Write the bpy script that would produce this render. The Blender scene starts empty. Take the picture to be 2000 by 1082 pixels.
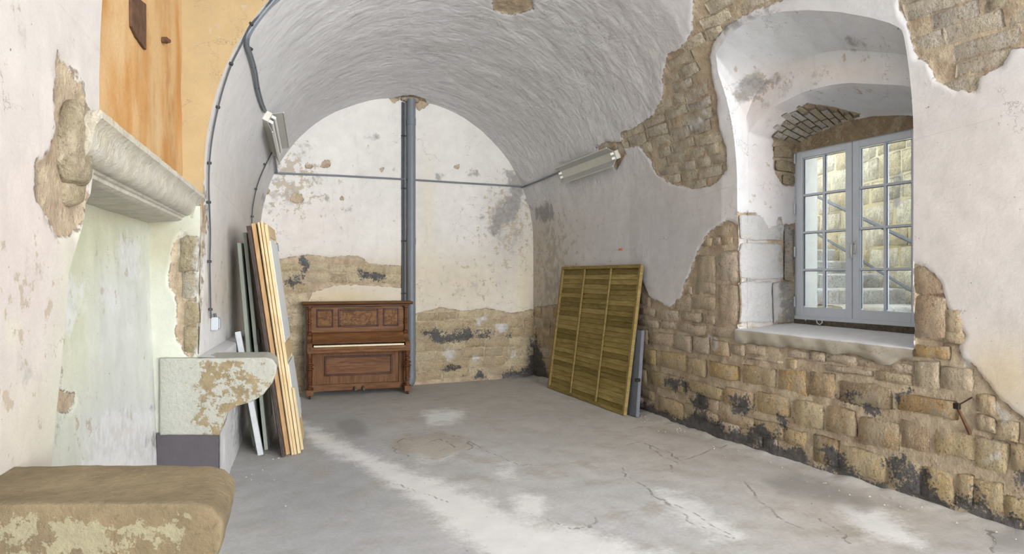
import bpy, bmesh, math, random
import numpy as np
from mathutils import Vector, Matrix

random.seed(7)
S = bpy.context.scene
COL = S.collection
PI = math.pi

# ------------------------------------------------------------------ camera, light, exposure
YAW = math.radians(25.3)
FPX = 1333.0
CH = 1.66
FX, FY = math.sin(YAW), math.cos(YAW)      # camera forward (ground plane)
RX, RY = math.cos(YAW), -math.sin(YAW)     # camera right
cam_d = bpy.data.cameras.new('camera')
cam = bpy.data.objects.new('camera', cam_d); COL.objects.link(cam)
cam.location = (0, 0, CH); cam.rotation_euler = (PI/2, 0, -YAW)
cam_d.sensor_width = 36; cam_d.lens = FPX/2000*36; cam_d.clip_start = 0.02
S.camera = cam
S.view_settings.view_transform = 'Standard'
S.view_settings.look = 'None'
S.view_settings.exposure = 0.43
S.view_settings.gamma = 1
S.cycles.adaptive_threshold = 0.05; S.cycles.max_bounces = 7; S.cycles.diffuse_bounces = 3; S.cycles.glossy_bounces = 2
S.view_settings.use_curve_mapping = False

w = bpy.data.worlds.new('sky'); S.world = w; w.use_nodes = True
w.node_tree.nodes['Background'].inputs[0].default_value = (0.86, 0.93, 1.0, 1)
w.node_tree.nodes['Background'].inputs[1].default_value = 5.0

def area(name, loc, target, sx, sy, power, col):
    d = bpy.data.lights.new(name, 'AREA'); d.shape = 'RECTANGLE'; d.size = sx; d.size_y = sy
    d.energy = power; d.color = col
    o = bpy.data.objects.new(name, d); COL.objects.link(o); o.location = loc
    o.rotation_euler = (Vector(target)-Vector(loc)).to_track_quat('-Z', 'Y').to_euler()
    return o
# unseen soft fill lamps added behind the camera to brighten the room
area('rear_fill_light', (2.7, -9.7, 2.0), (3.1, 6.0, 1.9), 4.4, 3.6, 1150, (0.975, 0.985, 1.0))
area('rear_top_fill', (2.8, -6.0, 4.0), (3.2, 8.5, 1.2), 3.2, 1.2, 260, (0.98, 0.99, 1.0))  # second added fill, high up, softens the first

# unseen fill lamp added behind the camera to brighten the left vault
o_ = area('side_fill_light', (4.55, -2.6, 2.3), (0.4, 8.2, 2.6), 1.3, 1.8, 36, (0.95, 0.98, 1.0)); o_.data.spread = math.radians(50)

# ------------------------------------------------------------------ small helpers
def lin(c):
    out = []
    for v in c[:3]:
        v = v/255.0
        out.append(v/12.92 if v <= 0.04045 else ((v+0.055)/1.055)**2.4)
    return tuple(out)

def ray(px, py):
    t = (px-1000)/FPX; u = (541-py)/FPX
    return np.array([FX+RX*t, FY+RY*t, u])
def at(px, py, D):
    return np.array([0, 0, CH]) + ray(px, py)*D
def at_z(px, py, z):
    D = (z-CH)*FPX/(541-py)
    return at(px, py, D)
def at_x(px, py, X):
    r = ray(px, py); return np.array([0, 0, CH]) + r*(X/r[0])
def at_y(px, py, Y):
    r = ray(px, py); return np.array([0, 0, CH]) + r*(Y/r[1])
def proj(P):
    P = np.asarray(P, float)
    D = P[..., 0]*FX + P[..., 1]*FY
    L = P[..., 0]*RX + P[..., 1]*RY
    Ds = np.where(D > 0.25, D, 0.25)
    return 1000+FPX*L/Ds, 541-FPX*(P[..., 2]-CH)/Ds, D

def _h(ix, iy, iz, seed):
    n = (ix.astype(np.int64)*374761393 + iy.astype(np.int64)*668265263 + iz.astype(np.int64)*2147483647 + seed*974634777) & 0xffffffff
    n = ((n ^ (n >> 13))*1274126177) & 0xffffffff
    n = n ^ (n >> 16)
    return (n & 0xffff)/65535.0
def noise(P, scale=1.0, seed=0):
    P = np.asarray(P, float)*scale
    i = np.floor(P); f = P-i; f = f*f*(3-2*f); i = i.astype(np.int64)
    r = 0
    for dx in (0, 1):
        for dy in (0, 1):
            for dz in (0, 1):
                wgt = (f[..., 0] if dx else 1-f[..., 0])*(f[..., 1] if dy else 1-f[..., 1])*(f[..., 2] if dz else 1-f[..., 2])
                r = r + wgt*_h(i[..., 0]+dx, i[..., 1]+dy, i[..., 2]+dz, seed)
    return r
def fbm(P, scale=1.0, oct=4, seed=0):
    r = 0; a = 0.5; tot = 0
    for k in range(oct):
        r = r + a*(noise(P, scale, seed+k*17)-0.5); tot += a; a *= 0.5; scale *= 2.07
    return r/tot*2      # about -1..1

def poly_sd(q, poly):
    """signed distance, positive inside, and nearest boundary point"""
    q = np.asarray(q, float); poly = np.asarray(poly, float)
    best = np.full(len(q), 1e18); near = np.zeros((len(q), 2)); ins = np.zeros(len(q), bool)
    n = len(poly)
    for k in range(n):
        a = poly[k]; b = poly[(k+1) % n]; ab = b-a; L = ab@ab+1e-12
        t = np.clip(((q-a)@ab)/L, 0, 1); c = a+t[:, None]*ab
        d = ((q-c)**2).sum(1); m = d < best
        best[m] = d[m]; near[m] = c[m]
        cond = (a[1] > q[:, 1]) != (b[1] > q[:, 1])
        with np.errstate(divide='ignore', invalid='ignore'):
            xx = (b[0]-a[0])*(q[:, 1]-a[1])/(b[1]-a[1]+1e-15)+a[0]
        ins ^= cond & (q[:, 0] < xx)
    d = np.sqrt(best)
    return np.where(ins, d, -d), near
def line_d(q, pts):
    best = np.full(len(q), 1e18); pts = np.asarray(pts, float)
    for a, b in zip(pts[:-1], pts[1:]):
        ab = b-a; t = np.clip(((q-a)@ab)/(ab@ab+1e-12), 0, 1); c = a+t[:, None]*ab
        best = np.minimum(best, ((q-c)**2).sum(1))
    return np.sqrt(best)

def mesh_np(name, V, F4=None, F3=None, smooth=True, attrs=None, tint=None):
    me = bpy.data.meshes.new(name)
    V = np.asarray(V, np.float32)
    loops = []; starts = []; tot = 0
    if F4 is not None and len(F4):
        F4 = np.asarray(F4, np.int32); loops.append(F4.ravel()); starts.append(np.arange(len(F4))*4); tot = len(F4)*4
    if F3 is not None and len(F3):
        F3 = np.asarray(F3, np.int32); loops.append(F3.ravel()); starts.append(np.arange(len(F3))*3+tot)
    loops = np.concatenate(loops); starts = np.concatenate(starts)
    me.vertices.add(len(V)); me.vertices.foreach_set('co', V.ravel())
    me.loops.add(len(loops)); me.loops.foreach_set('vertex_index', loops.astype(np.int32))
    me.polygons.add(len(starts)); me.polygons.foreach_set('loop_start', starts.astype(np.int32))
    me.update(calc_edges=True)
    me.polygons.foreach_set('use_smooth', np.full(len(starts), smooth))
    if attrs:
        for k, v in attrs.items():
            a = me.attributes.new(k, 'FLOAT', 'POINT'); a.data.foreach_set('value', np.asarray(v, np.float32).ravel())
    if tint is not None:
        a = me.attributes.new('tint', 'FLOAT_VECTOR', 'POINT'); a.data.foreach_set('vector', np.asarray(tint, np.float32).ravel())
    me.validate()
    return me
def link(name, me, mat=None, parent=None, loc=None):
    o = bpy.data.objects.new(name, me); COL.objects.link(o)
    if mat is not None and not me.materials: me.materials.append(mat)
    if parent is not None: o.parent = parent
    if loc is not None: o.location = loc
    return o
def tag(o, label=None, cat=None, group=None, kind=None):
    if label: o['label'] = label
    if cat: o['category'] = cat
    if group: o['group'] = group
    if kind: o['kind'] = kind
    return o
def empty(name, loc=(0, 0, 0), rz=0, **k):
    o = bpy.data.objects.new(name, None); COL.objects.link(o); o.location = loc; o.rotation_euler = (0, 0, rz)
    o.empty_display_size = 0.1
    return tag(o, **k)

# ------------------------------------------------------------------ node helper
class N:
    def __init__(s, name, rough=0.9):
        s.m = bpy.data.materials.new(name); s.m.use_nodes = True; s.t = s.m.node_tree
        s.b = s.t.nodes['Principled BSDF']; s.b.inputs['Roughness'].default_value = rough
        s.out = s.t.nodes['Material Output']
        s.geo = None
    def node(s, ty, **k):
        n = s.t.nodes.new(ty)
        for a, v in k.items(): setattr(n, a, v)
        return n
    def put(s, sock, v):
        if isinstance(v, bpy.types.NodeSocket): s.t.links.new(v, sock)
        elif isinstance(v, (tuple, list)) and len(v) == 3 and sock.type == 'RGBA': sock.default_value = (*v, 1)
        else: sock.default_value = v
    def pos(s, obj=False):
        if obj: return s.node('ShaderNodeTexCoord').outputs['Object']
        if s.geo is None: s.geo = s.node('ShaderNodeNewGeometry')
        return s.geo.outputs['Position']
    def map(s, vec, scale=(1, 1, 1), rot=(0, 0, 0)):
        n = s.node('ShaderNodeMapping'); s.put(n.inputs['Vector'], vec)
        n.inputs['Scale'].default_value = scale; n.inputs['Rotation'].default_value = rot
        return n.outputs[0]
    def noise(s, scale, detail=4, rough=0.55, vec=None, dist=0.0, color=False):
        n = s.node('ShaderNodeTexNoise'); s.put(n.inputs['Vector'], vec if vec is not None else s.pos())
        n.inputs['Scale'].default_value = scale; n.inputs['Detail'].default_value = detail
        n.inputs['Roughness'].default_value = rough; n.inputs['Distortion'].default_value = dist
        return n.outputs['Color' if color else 'Fac']
    def vor(s, scale, vec=None, feature='F1'):
        n = s.node('ShaderNodeTexVoronoi', feature=feature); s.put(n.inputs['Vector'], vec if vec is not None else s.pos())
        n.inputs['Scale'].default_value = scale
        return n
    def math(s, op, a, b=0.5, c=None, clamp=False):
        n = s.node('ShaderNodeMath', operation=op, use_clamp=clamp)
        s.put(n.inputs[0], a); s.put(n.inputs[1], b)
        if c is not None: s.put(n.inputs[2], c)
        return n.outputs[0]
    def ramp(s, v, lo, hi, a=0.0, b=1.0):
        n = s.node('ShaderNodeMapRange', interpolation_type='SMOOTHSTEP'); s.put(n.inputs[0], v)
        n.inputs[1].default_value = lo; n.inputs[2].default_value = hi; n.inputs[3].default_value = a; n.inputs[4].default_value = b
        return n.outputs[0]
    def lramp(s, v, lo, hi, a=0.0, b=1.0):
        n = s.node('ShaderNodeMapRange'); s.put(n.inputs[0], v)
        n.inputs[1].default_value = lo; n.inputs[2].default_value = hi; n.inputs[3].default_value = a; n.inputs[4].default_value = b
        return n.outputs[0]
    def mix(s, f, a, b, mode='MIX'):
        n = s.node('ShaderNodeMix', data_type='RGBA', blend_type=mode)
        s.put(n.inputs[0], f); s.put(n.inputs[6], a); s.put(n.inputs[7], b)
        return n.outputs[2]
    def attr(s, name, vec=False):
        n = s.node('ShaderNodeAttribute', attribute_name=name)
        return n.outputs['Vector' if vec else 'Fac']
    def scale(s, col, f):
        n = s.node('ShaderNodeVectorMath', operation='SCALE'); s.put(n.inputs[0], col); s.put(n.inputs['Scale'], f)
        return n.outputs[0]
    def rnd(s): return s.node('ShaderNodeObjectInfo').outputs['Random']
    def bump(s, h, strength=0.5, dist=0.02, normal=None):
        n = s.node('ShaderNodeBump'); s.put(n.inputs['Height'], h); s.put(n.inputs['Strength'], strength)
        n.inputs['Distance'].default_value = dist
        if normal is not None: s.put(n.inputs['Normal'], normal)
        return n.outputs[0]
    def done(s, col=None, rough=None, normal=None):
        if col is not None: s.put(s.b.inputs['Base Color'], col)
        if rough is not None: s.put(s.b.inputs['Roughness'], rough)
        if normal is not None: s.put(s.b.inputs['Normal'], normal)
        return s.m

def plain(name, rgb, rough=0.6, metal=0.0, var=0.12, nscale=12, bump=0.0):
    k = N(name, rough); c = lin(rgb)
    n = k.noise(nscale, 5, vec=k.pos(True))
    col = k.scale(c, k.lramp(n, 0.3, 0.7, 1-var, 1+var))
    k.b.inputs['Metallic'].default_value = metal
    k.b.inputs['Specular IOR Level'].default_value = 0.35
    return k.done(col, normal=k.bump(n, bump, 0.01) if bump else None)

def masonry(name, stone_only=False, lumps=0.0, bumps=1.0):
    k = N(name, 0.92)
    n1 = k.noise(1.1, 5); n2 = k.noise(7, 8, 0.62); n3 = k.noise(45, 6, 0.65); n4 = k.noise(17, 6, 0.6)
    tint = k.attr('tint', True)
    if not stone_only:
        # lime plaster: clouded, flaked, hairline cracks
        c = k.scale(tint, k.lramp(n1, 0.3, 0.7, 0.93, 1.05))
        c = k.scale(c, k.lramp(n2, 0.25, 0.75, 0.92, 1.06))
        streak = k.noise(3.2, 6, 0.6, vec=k.map(k.pos(), (4, 4, 0.5)))
        c = k.mix(k.ramp(streak, 0.56, 0.78, 0, 0.35), c, k.scale(c, 0.78))
        dirt = k.attr('dirt')
        fl = k.math('ADD', k.noise(9, 8, 0.7), k.math('MULTIPLY', dirt, 0.22))
        flm = k.ramp(fl, 0.665, 0.70, 0, 0.75)
        c = k.mix(flm, c, k.mix(n3, lin((150, 138, 120)), lin((186, 172, 148))))
        gm = k.math('ADD', k.noise(4.3, 8, 0.72), k.math('MULTIPLY', dirt, 0.16))
        c = k.mix(k.ramp(gm, 0.62, 0.74, 0, 0.55), c, k.scale(lin((158, 154, 150)), k.lramp(n3, 0.3, 0.7, 0.8, 1.15)))
        vv = k.vor(1.25, vec=None, feature='DISTANCE_TO_EDGE')
        wob = k.node('ShaderNodeVectorMath', operation='ADD'); k.put(wob.inputs[0], k.pos())
        k.put(wob.inputs[1], k.scale(k.noise(3.5, 6, 0.65, color=True), 0.55)); k.put(vv.inputs['Vector'], wob.outputs[0])
        crk = k.math('MULTIPLY', k.ramp(vv.outputs[0], 0.0, 0.006, 1, 0), k.ramp(k.noise(1.7, 3), 0.52, 0.6))
        c = k.mix(k.math('MULTIPLY', crk, 0.6), c, lin((90, 82, 74)))
        spk = k.ramp(k.noise(30, 3, 0.5), 0.735, 0.76, 0, 0.8)
        c = k.mix(spk, c, lin((98, 88, 78)))
        # exposed mortar/rubble
        st = k.math('ADD', k.attr('st'), k.math('MULTIPLY_ADD', n2, 0.05, -0.025))
        st = k.math('ADD', st, k.math('MULTIPLY_ADD', n4, 0.03, -0.015))
        sm = k.ramp(st, -0.003, 0.004)
        rub = k.mix(k.ramp(n2, 0.3, 0.7), lin((168, 150, 126)), lin((200, 184, 156)))
        rub = k.mix(k.ramp(n4, 0.52, 0.7, 0, 0.5), rub, lin((154, 138, 120)))
        rub = k.mix(k.ramp(k.noise(3.1, 6, 0.65), 0.5, 0.66, 0, 0.6), rub, lin((150, 122, 102)))
        rub = k.mix(k.ramp(n3, 0.56, 0.72, 0, 0.6), rub, lin((92, 80, 68)))
        c = k.mix(sm, c, rub)
        # lip of broken plaster
        lip = k.math('MULTIPLY', k.ramp(st, -0.03, -0.004), k.math('SUBTRACT', 1.0, sm))
        c = k.mix(k.math('MULTIPLY', lip, 0.15), c, lin((214, 208, 198)))
        edge = k.ramp(k.math('ABSOLUTE', k.math('ADD', st, 0.001)), 0.002, 0.007, 1, 0)
        c = k.mix(k.math('MULTIPLY', edge, k.ramp(n4, 0.42, 0.56, 0.1, 0.75)), c, lin((104, 90, 74)))
    else:
        c = k.scale(tint, k.lramp(n2, 0.28, 0.72, 0.74, 1.14))
        c = k.mix(k.ramp(n4, 0.5, 0.68, 0, 0.5), c, k.scale(tint, 0.62))
        c = k.mix(k.ramp(k.noise(5, 6, 0.7), 0.50, 0.62, 0, 0.6), c, lin((190, 177, 150)))
        c = k.mix(k.ramp(n3, 0.54, 0.66, 0, 0.6), c, lin((104, 88, 68)))
        c = k.mix(k.ramp(k.noise(24, 6, 0.7), 0.57, 0.66, 0, 0.55), c, lin((222, 208, 180)))
        c = k.mix(k.ramp(k.noise(8, 8, 0.75), 0.60, 0.66, 0, 0.55), c, lin((112, 94, 74)))
        sm = 1.0
    if stone_only:
        sme = k.math('ADD', k.noise(2.6, 5, 0.6), k.math('MULTIPLY', k.math('SUBTRACT', n4, 0.5), 0.5))
        c = k.mix(k.ramp(sme, 0.50, 0.64, 0, 0.6), c, k.mix(n4, lin((160, 146, 122)), lin((196, 182, 156))))
    n5 = k.noise(120, 4, 0.7)
    c = k.scale(c, k.lramp(n5, 0.3, 0.7, 0.86 if stone_only else 0.94, 1.12 if stone_only else 1.05))
    # whitewash left on surface
    wm = k.ramp(k.math('ADD', k.attr('wht'), k.math('MULTIPLY_ADD', n2, 0.30, -0.15)), -0.01, 0.05, 0, 0.7)
    c = k.mix(wm, c, k.scale(lin((222, 222, 222)), k.lramp(n4, 0.3, 0.7, 0.86, 1.04)))
    gmk = k.ramp(k.math('ADD', k.attr('gry'), k.math('ADD', k.math('MULTIPLY_ADD', n2, 0.34, -0.17), k.math('MULTIPLY_ADD', n4, 0.16, -0.08))), -0.02, 0.06, 0, 0.75)
    c = k.mix(gmk, c, k.scale(lin((128, 126, 124)), k.lramp(n4, 0.3, 0.7, 0.75, 1.35)))
    tm = k.ramp(k.math('ADD', k.attr('tar'), k.math('ADD', k.math('MULTIPLY_ADD', n2, 0.30, -0.16), k.math('MULTIPLY_ADD', n3, 0.22, -0.11))), -0.04, 0.004, 0, 0.9)
    c = k.mix(tm, c, k.scale(lin((74, 76, 80)), k.lramp(n4, 0.35, 0.65, 0.5, 1.5)))
    h = k.math('ADD', k.math('MULTIPLY_ADD', n5, 0.22, k.math('MULTIPLY', n3, 0.6)), k.math('MULTIPLY', n4, 0.9))
    if stone_only:
        h = k.math('ADD', h, k.math('MULTIPLY', k.noise(11, 8, 0.7), 2.2)); nm = k.bump(h, 0.9*bumps, 0.022)
    else:
        st_str = k.math('MULTIPLY_ADD', sm, 0.75*bumps, 0.16*bumps)
        hh = k.math('SUBTRACT', h, k.math('MULTIPLY', flm, 0.25))
        nm = k.bump(hh, st_str, 0.018)
        if lumps:
            a = k.noise(4.2, 4, 0.5, vec=k.map(k.pos(), (1.0, 1.9, 1.0), (0, 0.3, 0.5)), dist=0.6)
            b = k.noise(13, 3, 0.5, vec=k.map(k.pos(), (1.0, 0.45, 1.0), (0.2, 0, -0.3)), dist=1.2)
            lz = k.math('MULTIPLY', k.attr('lmp'), lumps)
            nm = k.bump(k.math('ADD', a, k.math('MULTIPLY', b, 0.4)), lz, 0.06, nm)
    return k.done(c, normal=nm)

M_WALL = masonry('lime_plaster_and_rubble', lumps=0.34)
M_VAULT = M_WALL
M_STONE = masonry('pale_ochre_stone', stone_only=True)
M_GREY = plain('grey_plastic', (112, 118, 124), 0.45, var=0.05)
M_DARKPL = plain('dark_grey_plastic', (70, 74, 78), 0.5, var=0.1)
M_BLACK = plain('black_clip', (28, 28, 28), 0.5)
# ------------------------------------------------------------------ shell of the vaulted room
YB = 10.15
def xl(Y): return 0.88+0.189*(np.maximum(Y, 0)-10.15)
def xr(Y): return np.interp(Y, [-3, 5.3, 6.2, 7.2, 10.15], [4.85, 4.85, 4.97, 5.08, 5.2])
def zs(Y): return 2.24+0.064*(10.15-np.maximum(Y, 0))
def shell(Y, s, side):
    """point and inward normal; s = arc length from the floor on that side"""
    Y = np.asarray(Y, float); s = np.asarray(s, float); sg = 1.0 if side == 'R' else -1.0
    R = (xr(Y)-xl(Y))/2; xc = (xr(Y)+xl(Y))/2; z = zs(Y)
    th = np.maximum(s-z, 0)/R
    X = xc+sg*R*np.cos(th); Z = np.where(s < z, s, z+R*np.sin(th))
    P = np.stack([X, Y+0*X, Z], -1); Nn = np.stack([-sg*np.cos(th), 0*X, -np.sin(th)], -1)
    return P, Nn
def smax(Y): return zs(Y)+(xr(Y)-xl(Y))/2*PI/2
def hit(px, py):
    """photo ray on the shell (side, Y, s)"""
    r = ray(px, py); lo, hi = 0.3, 16.0
    def inside(t):
        P = np.array([0, 0, CH])+r*t; Y = P[1]; z = zs(Y); R = (xr(Y)-xl(Y))/2; xc = (xr(Y)+xl(Y))/2
        if P[2] < 0: return False
        if P[2] < z: return xl(Y) < P[0] < xr(Y)
        return (P[0]-xc)**2+(P[2]-z)**2 < R*R
    for _ in range(45):
        m = (lo+hi)/2
        if inside(m): lo = m
        else: hi = m
    P = np.array([0, 0, CH])+r*lo; Y = P[1]; z = zs(Y); R = (xr(Y)-xl(Y))/2; xc = (xr(Y)+xl(Y))/2
    side = 'R' if P[0] > xc else 'L'
    s = P[2] if P[2] < z else z+R*math.atan2(P[2]-z, abs(P[0]-xc))
    return side, float(Y), float(s)

def feature(P, spec):
    """evaluate marks (their outlines were read off the photograph) on surface points, in metres"""
    px, py, D = proj(P); q = np.stack([px, py], -1).reshape(-1, 2); Dm = (D/FPX).ravel()
    ok = D.ravel() > 0.3
    out = {}
    for k in ('st', 'wht', 'gry', 'tar'):
        v = np.full(len(q), -1.0)
        for pl in spec.get(k, []):
            sd, _ = poly_sd(q, pl); v = np.maximum(v, np.where(ok, sd*Dm, -1.0))
        out[k] = np.clip(v, -1, 1)
    dv = np.full(len(q), spec.get('dirt0', 0.0))
    for (x, y, rx, ry, a) in spec.get('dirt', []):
        dv += np.where(ok, a*np.exp(-((q[:, 0]-x)/rx)**2-((q[:, 1]-y)/ry)**2), 0)
    out['dirt'] = dv
    t = np.tile(np.array(lin(spec['tint'])), (len(q), 1))
    for (x, y, rx, ry, c, a) in spec.get('blobs', []):
        g = np.where(ok, a*np.exp(-((q[:, 0]-x)/rx)**2-((q[:, 1]-y)/ry)**2), 0)[:, None]
        t = t*(1-g)+np.array(lin(c))*g
    return out, t

R_ST = [
    [(1360, -60), (1352, 60), (1330, 95), (1305, 105), (1295, 150), (1297, 190), (1275, 225), (1240, 250), (1215, 258), (1218, 288), (1250, 285), (1270, 310), (1285, 340), (1310, 358), (1360, 370), (1400, 358), (1422, 330), (1420, 290), (1405, 245), (1402, 200), (1392, 150), (1388, 105), (1395, 82), (1425, 45), (1470, 22), (1530, 0), (1560, -60)],
    [(1762, -60), (1757, 12), (1775, 50), (1790, 112), (1815, 120), (1828, 158), (1868, 176), (1908, 180), (1915, 150), (1958, 128), (1975, 95), (2100, 80), (2100, -60)],
    [(1000, 640), (1035, 640), (1048, 600), (1085, 595), (1130, 600), (1200, 560), (1255, 542), (1268, 578), (1310, 602), (1330, 582), (1350, 530), (1365, 490), (1388, 452), (1420, 430), (1443, 440), (1443, 640), (1787, 680), (1790, 514), (1812, 524), (1840, 548), (1852, 600), (1886, 655), (1872, 682), (1882, 700), (1908, 716), (1925, 742), (1952, 776), (1985, 806), (2120, 900), (2120, 1300), (1000, 1300)],
    [(1165, 288), (1185, 276), (1216, 278), (1224, 300), (1205, 332), (1195, 300)],
]
SPEC_R = dict(
    tint=(212, 207, 204), st=R_ST,
    blobs=[(1060, 520, 45, 200, (190, 178, 156), .75), (1110, 480, 40, 130, (188, 184, 174), .5), (1300, 480, 120, 100, (203, 203, 206), .6),
           (1900, 420, 150, 260, (222, 214, 207), .7), (1960, 740, 90, 80, (214, 196, 158), .75), (1420, 760, 300, 100, (196, 176, 140), .3), (1570, 40, 220, 60, (220, 212, 205), .5)],
    wht=[[(1890, 690), (1905, 700), (1890, 715), (1878, 700)], [(1927, 890), (1955, 880), (1958, 893), (1925, 905)], [(1900, 892), (1905, 905), (1898, 905)], [(1385, 655), (1405, 655), (1408, 685), (1395, 685)],
         [(1935, 790), (1960, 800), (1990, 830), (1960, 830)], [(1335, 245), (1375, 215), (1395, 235), (1350, 260)]],
    gry=[[(1040, 405), (1075, 395), (1088, 430), (1060, 438)], [(1395, 60), (1500, 12), (1520, 20), (1420, 62)]],
    tar=[[(1030, 760), (1036, 690), (1046, 655), (1056, 690), (1072, 735), (1200, 770), (1240, 782), (1275, 796), (1330, 822), (1365, 805), (1385, 816), (1420, 838), (1470, 850), (1480, 875), (1560, 925), (1545, 940), (1000, 790)],
         [(1288, 735), (1320, 738), (1346, 752), (1340, 766), (1312, 758)], [(1350, 778), (1370, 770), (1385, 790), (1372, 806), (1358, 800)],
         [(1422, 776), (1440, 768), (1470, 786), (1466, 808), (1440, 812)], [(1462, 838), (1490, 830), (1515, 868), (1560, 878), (1600, 915), (1640, 950), (1560, 925), (1490, 885)],
         [(1521, 808), (1535, 806), (1541, 836), (1528, 838)], [(1597, 884), (1627, 880), (1660, 915), (1720, 945), (1780, 985), (1700, 965), (1620, 920)],
         [(1736, 896), (1766, 888), (1778, 930), (1802, 918), (1835, 965), (1858, 998), (1800, 990), (1758, 962)], [(1878, 958), (1910, 962), (1922, 990), (1880, 990)], [(1975, 935), (2010, 925), (2010, 952), (1980, 950)],
         [(1635, 775), (1660, 752), (1672, 770), (1650, 785)], [(1755, 775), (1775, 768), (1768, 790), (1757, 795)], [(1682, 782), (1722, 796), (1718, 806), (1690, 800)], [(1900, 1000), (2010, 1020), (2010, 1040), (1900, 1015)]],
    dirt0=.06, dirt=[(1080, 520, 40, 160, .5), (1100, 560, 90, 90, .35), (1060, 420, 60, 80, .3), (1420, 150, 60, 200, .2)])
SPEC_C = dict(tint=(214, 213, 213), st=R_ST + [[(960, -10), (1040, -10), (1042, 15), (1000, 28), (965, 18)], [(770, 188), (800, 184), (832, 192), (828, 216), (812, 205), (790, 198)],
                                              [(100, 95), (130, 125), (160, 165), (166, 215), (90, 215)]],
    blobs=[(900, 120, 330, 130, (204, 203, 203), .7), (420, 150, 60, 260, (214, 210, 206), .7), (1300, 60, 200, 120, (208, 206, 205), .5), (100, 50, 120, 120, (202, 195, 188), .8)],
    gry=[[(1395, 60), (1500, 12), (1520, 20), (1420, 62)]], wht=[[(1335, 245), (1375, 215), (1395, 235), (1350, 260)]], dirt0=-0.25, dirt=[])
SPEC_L = dict(tint=(200, 194, 188),
    st=[[(103, 98), (128, 128), (150, 165), (162, 215), (160, 330), (164, 395), (150, 440), (132, 465), (103, 462), (88, 425), (62, 392), (55, 320), (80, 298), (95, 250), (97, 140)],
        [(355, 312), (388, 330), (398, 378), (402, 430), (396, 470), (392, 560), (380, 690), (330, 700), (330, 300)],
        ],
    blobs=[(60, 480, 120, 300, (200, 189, 182), .8), (60, 850, 90, 130, (200, 192, 168), .5), (430, 560, 30, 90, (206, 190, 160), .6), (500, 470, 25, 120, (176, 166, 146), .5), (385, 500, 12, 200, (226, 218, 204), .6),
           (420, 660, 50, 40, (226, 226, 226), .8), (14, 650, 16, 30, (210, 210, 186), .5), (140, 560, 40, 160, (200, 200, 180), .8), (110, 800, 34, 160, (200, 201, 184), .8), (400, 300, 50, 300, (216, 213, 210), .6)],
    wht=[[(380, 380), (396, 385), (396, 690), (384, 690), (386, 600), (380, 520)]],
    gry=[[(506, 380), (520, 378), (526, 410), (512, 430)]],
    dirt0=.12, dirt=[(40, 620, 50, 160, .4), (60, 600, 60, 200, .2), (440, 560, 40, 90, .2)])

# window opening (Y, s) on the right, hearth and hood recess on the left
def hs(px, py): _, Y, s = hit(px, py); return (Y, s)
arch0 = [hs(*p) for p in [(1396, 140), (1400, 104), (1420, 73), (1450, 49), (1490, 30), (1530, 21), (1580, 18), (1640, 22), (1700, 33), (1740, 44), (1762, 55)]]
arch0 = [(min(max(a, 3.29), 5.08), b) for a, b in arch0]
print('ARCH0', [(round(a, 2), round(b, 2)) for a, b in arch0])
WIN = [(5.08, 1.15)]+[(5.08, arch0[0][1]-0.02)]+arch0+[(3.29, arch0[-1][1]-0.05), (3.29, 1.13)]
def dens(poly, step=0.03):
    out = []
    for a, b in zip(poly, poly[1:]+poly[:1]):
        a = np.array(a); b = np.array(b); n = max(1, int(np.linalg.norm(b-a)/step))
        out += [tuple(a+(b-a)*i/n) for i in range(n)]
    return out
NEARE = [(2.93, -0.1), (2.98, 0.95), (3.15, 1.68), (3.37, 1.97), (3.42, 2.1), (3.5, 2.3), (3.53, 4.5)]
FARE = [(5.95, 4.5), (5.95, 2.32), (5.75, 2.08), (5.70, 1.03), (5.70, -0.1)]
HEARTH = NEARE+FARE
WIN_D, HEARTH_D = dens(WIN), HEARTH

def relief(P, ft, lump, raise_=0.018):
    st = ft['st']+0.022*fbm(P, 7, 3, 3)+0.01*fbm(P, 20, 2, 9)
    m = np.clip(st/0.02+0.5, 0, 1)             # 1 = stone bed, 0 = plaster
    d = raise_*(1-m)+lump*fbm(P, 2.3, 3, 5)+0.35*lump*fbm(P, 8, 3, 6)+0.012*m*fbm(P, 9, 4, 11)
    return d

def surf(q, side, spec, lump):
    P, Nn = shell(q[:, 0], q[:, 1], side)
    ft, tint = feature(P, spec); ft['lmp'] = np.zeros(len(P))
    base = 0.006 if side == 'R' else 0.008
    if spec is SPEC_C:       # the marks of the walls run on without a seam above the springing
        f2, t2 = feature(P, SPEC_R if side == 'R' else SPEC_L)
        wq = np.clip((q[:, 1]-zs(q[:, 0]))/0.9, 0, 1); wq = wq*wq*(3-2*wq)
        for k in ('st', 'wht', 'gry', 'tar'): ft[k] = np.maximum(ft[k], f2[k])
        ft['dirt'] = ft['dirt']*wq+f2['dirt']*(1-wq); tint = tint*wq[:, None]+t2*(1-wq[:, None])
        yq = np.clip((P[:, 1]-4.6)/1.6, 0, 1) if side == 'R' else np.clip((q[:, 1]-3.4)/1.2, 0, 1)
        ft['lmp'] = wq*np.maximum(yq, np.clip((q[:, 1]-zs(q[:, 0])-1.6)/1.0, 0, 1)); lump = base*(1-wq)+lump*wq*(0.35+0.65*ft['lmp'])
    P = P+Nn*relief(P, ft, lump)[:, None]
    if spec is not SPEC_C: P = P-Nn*np.where(q[:, 1] > zs(q[:, 0])+1e-6, 0.015, 0)[:, None]      # tucked behind the vault plaster
    return P, ft, tint
def surf_any(q, side):
    """finished surface point of wall or vault"""
    q = np.asarray(q, float); z = zs(q[:, 0])
    A = surf(q, side, SPEC_R if side == 'R' else SPEC_L, 0.006 if side == 'R' else 0.008)[0]; B = surf(q, side, SPEC_C, 0.016)[0]
    return np.where((q[:, 1] > z)[:, None], B, A)

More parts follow.
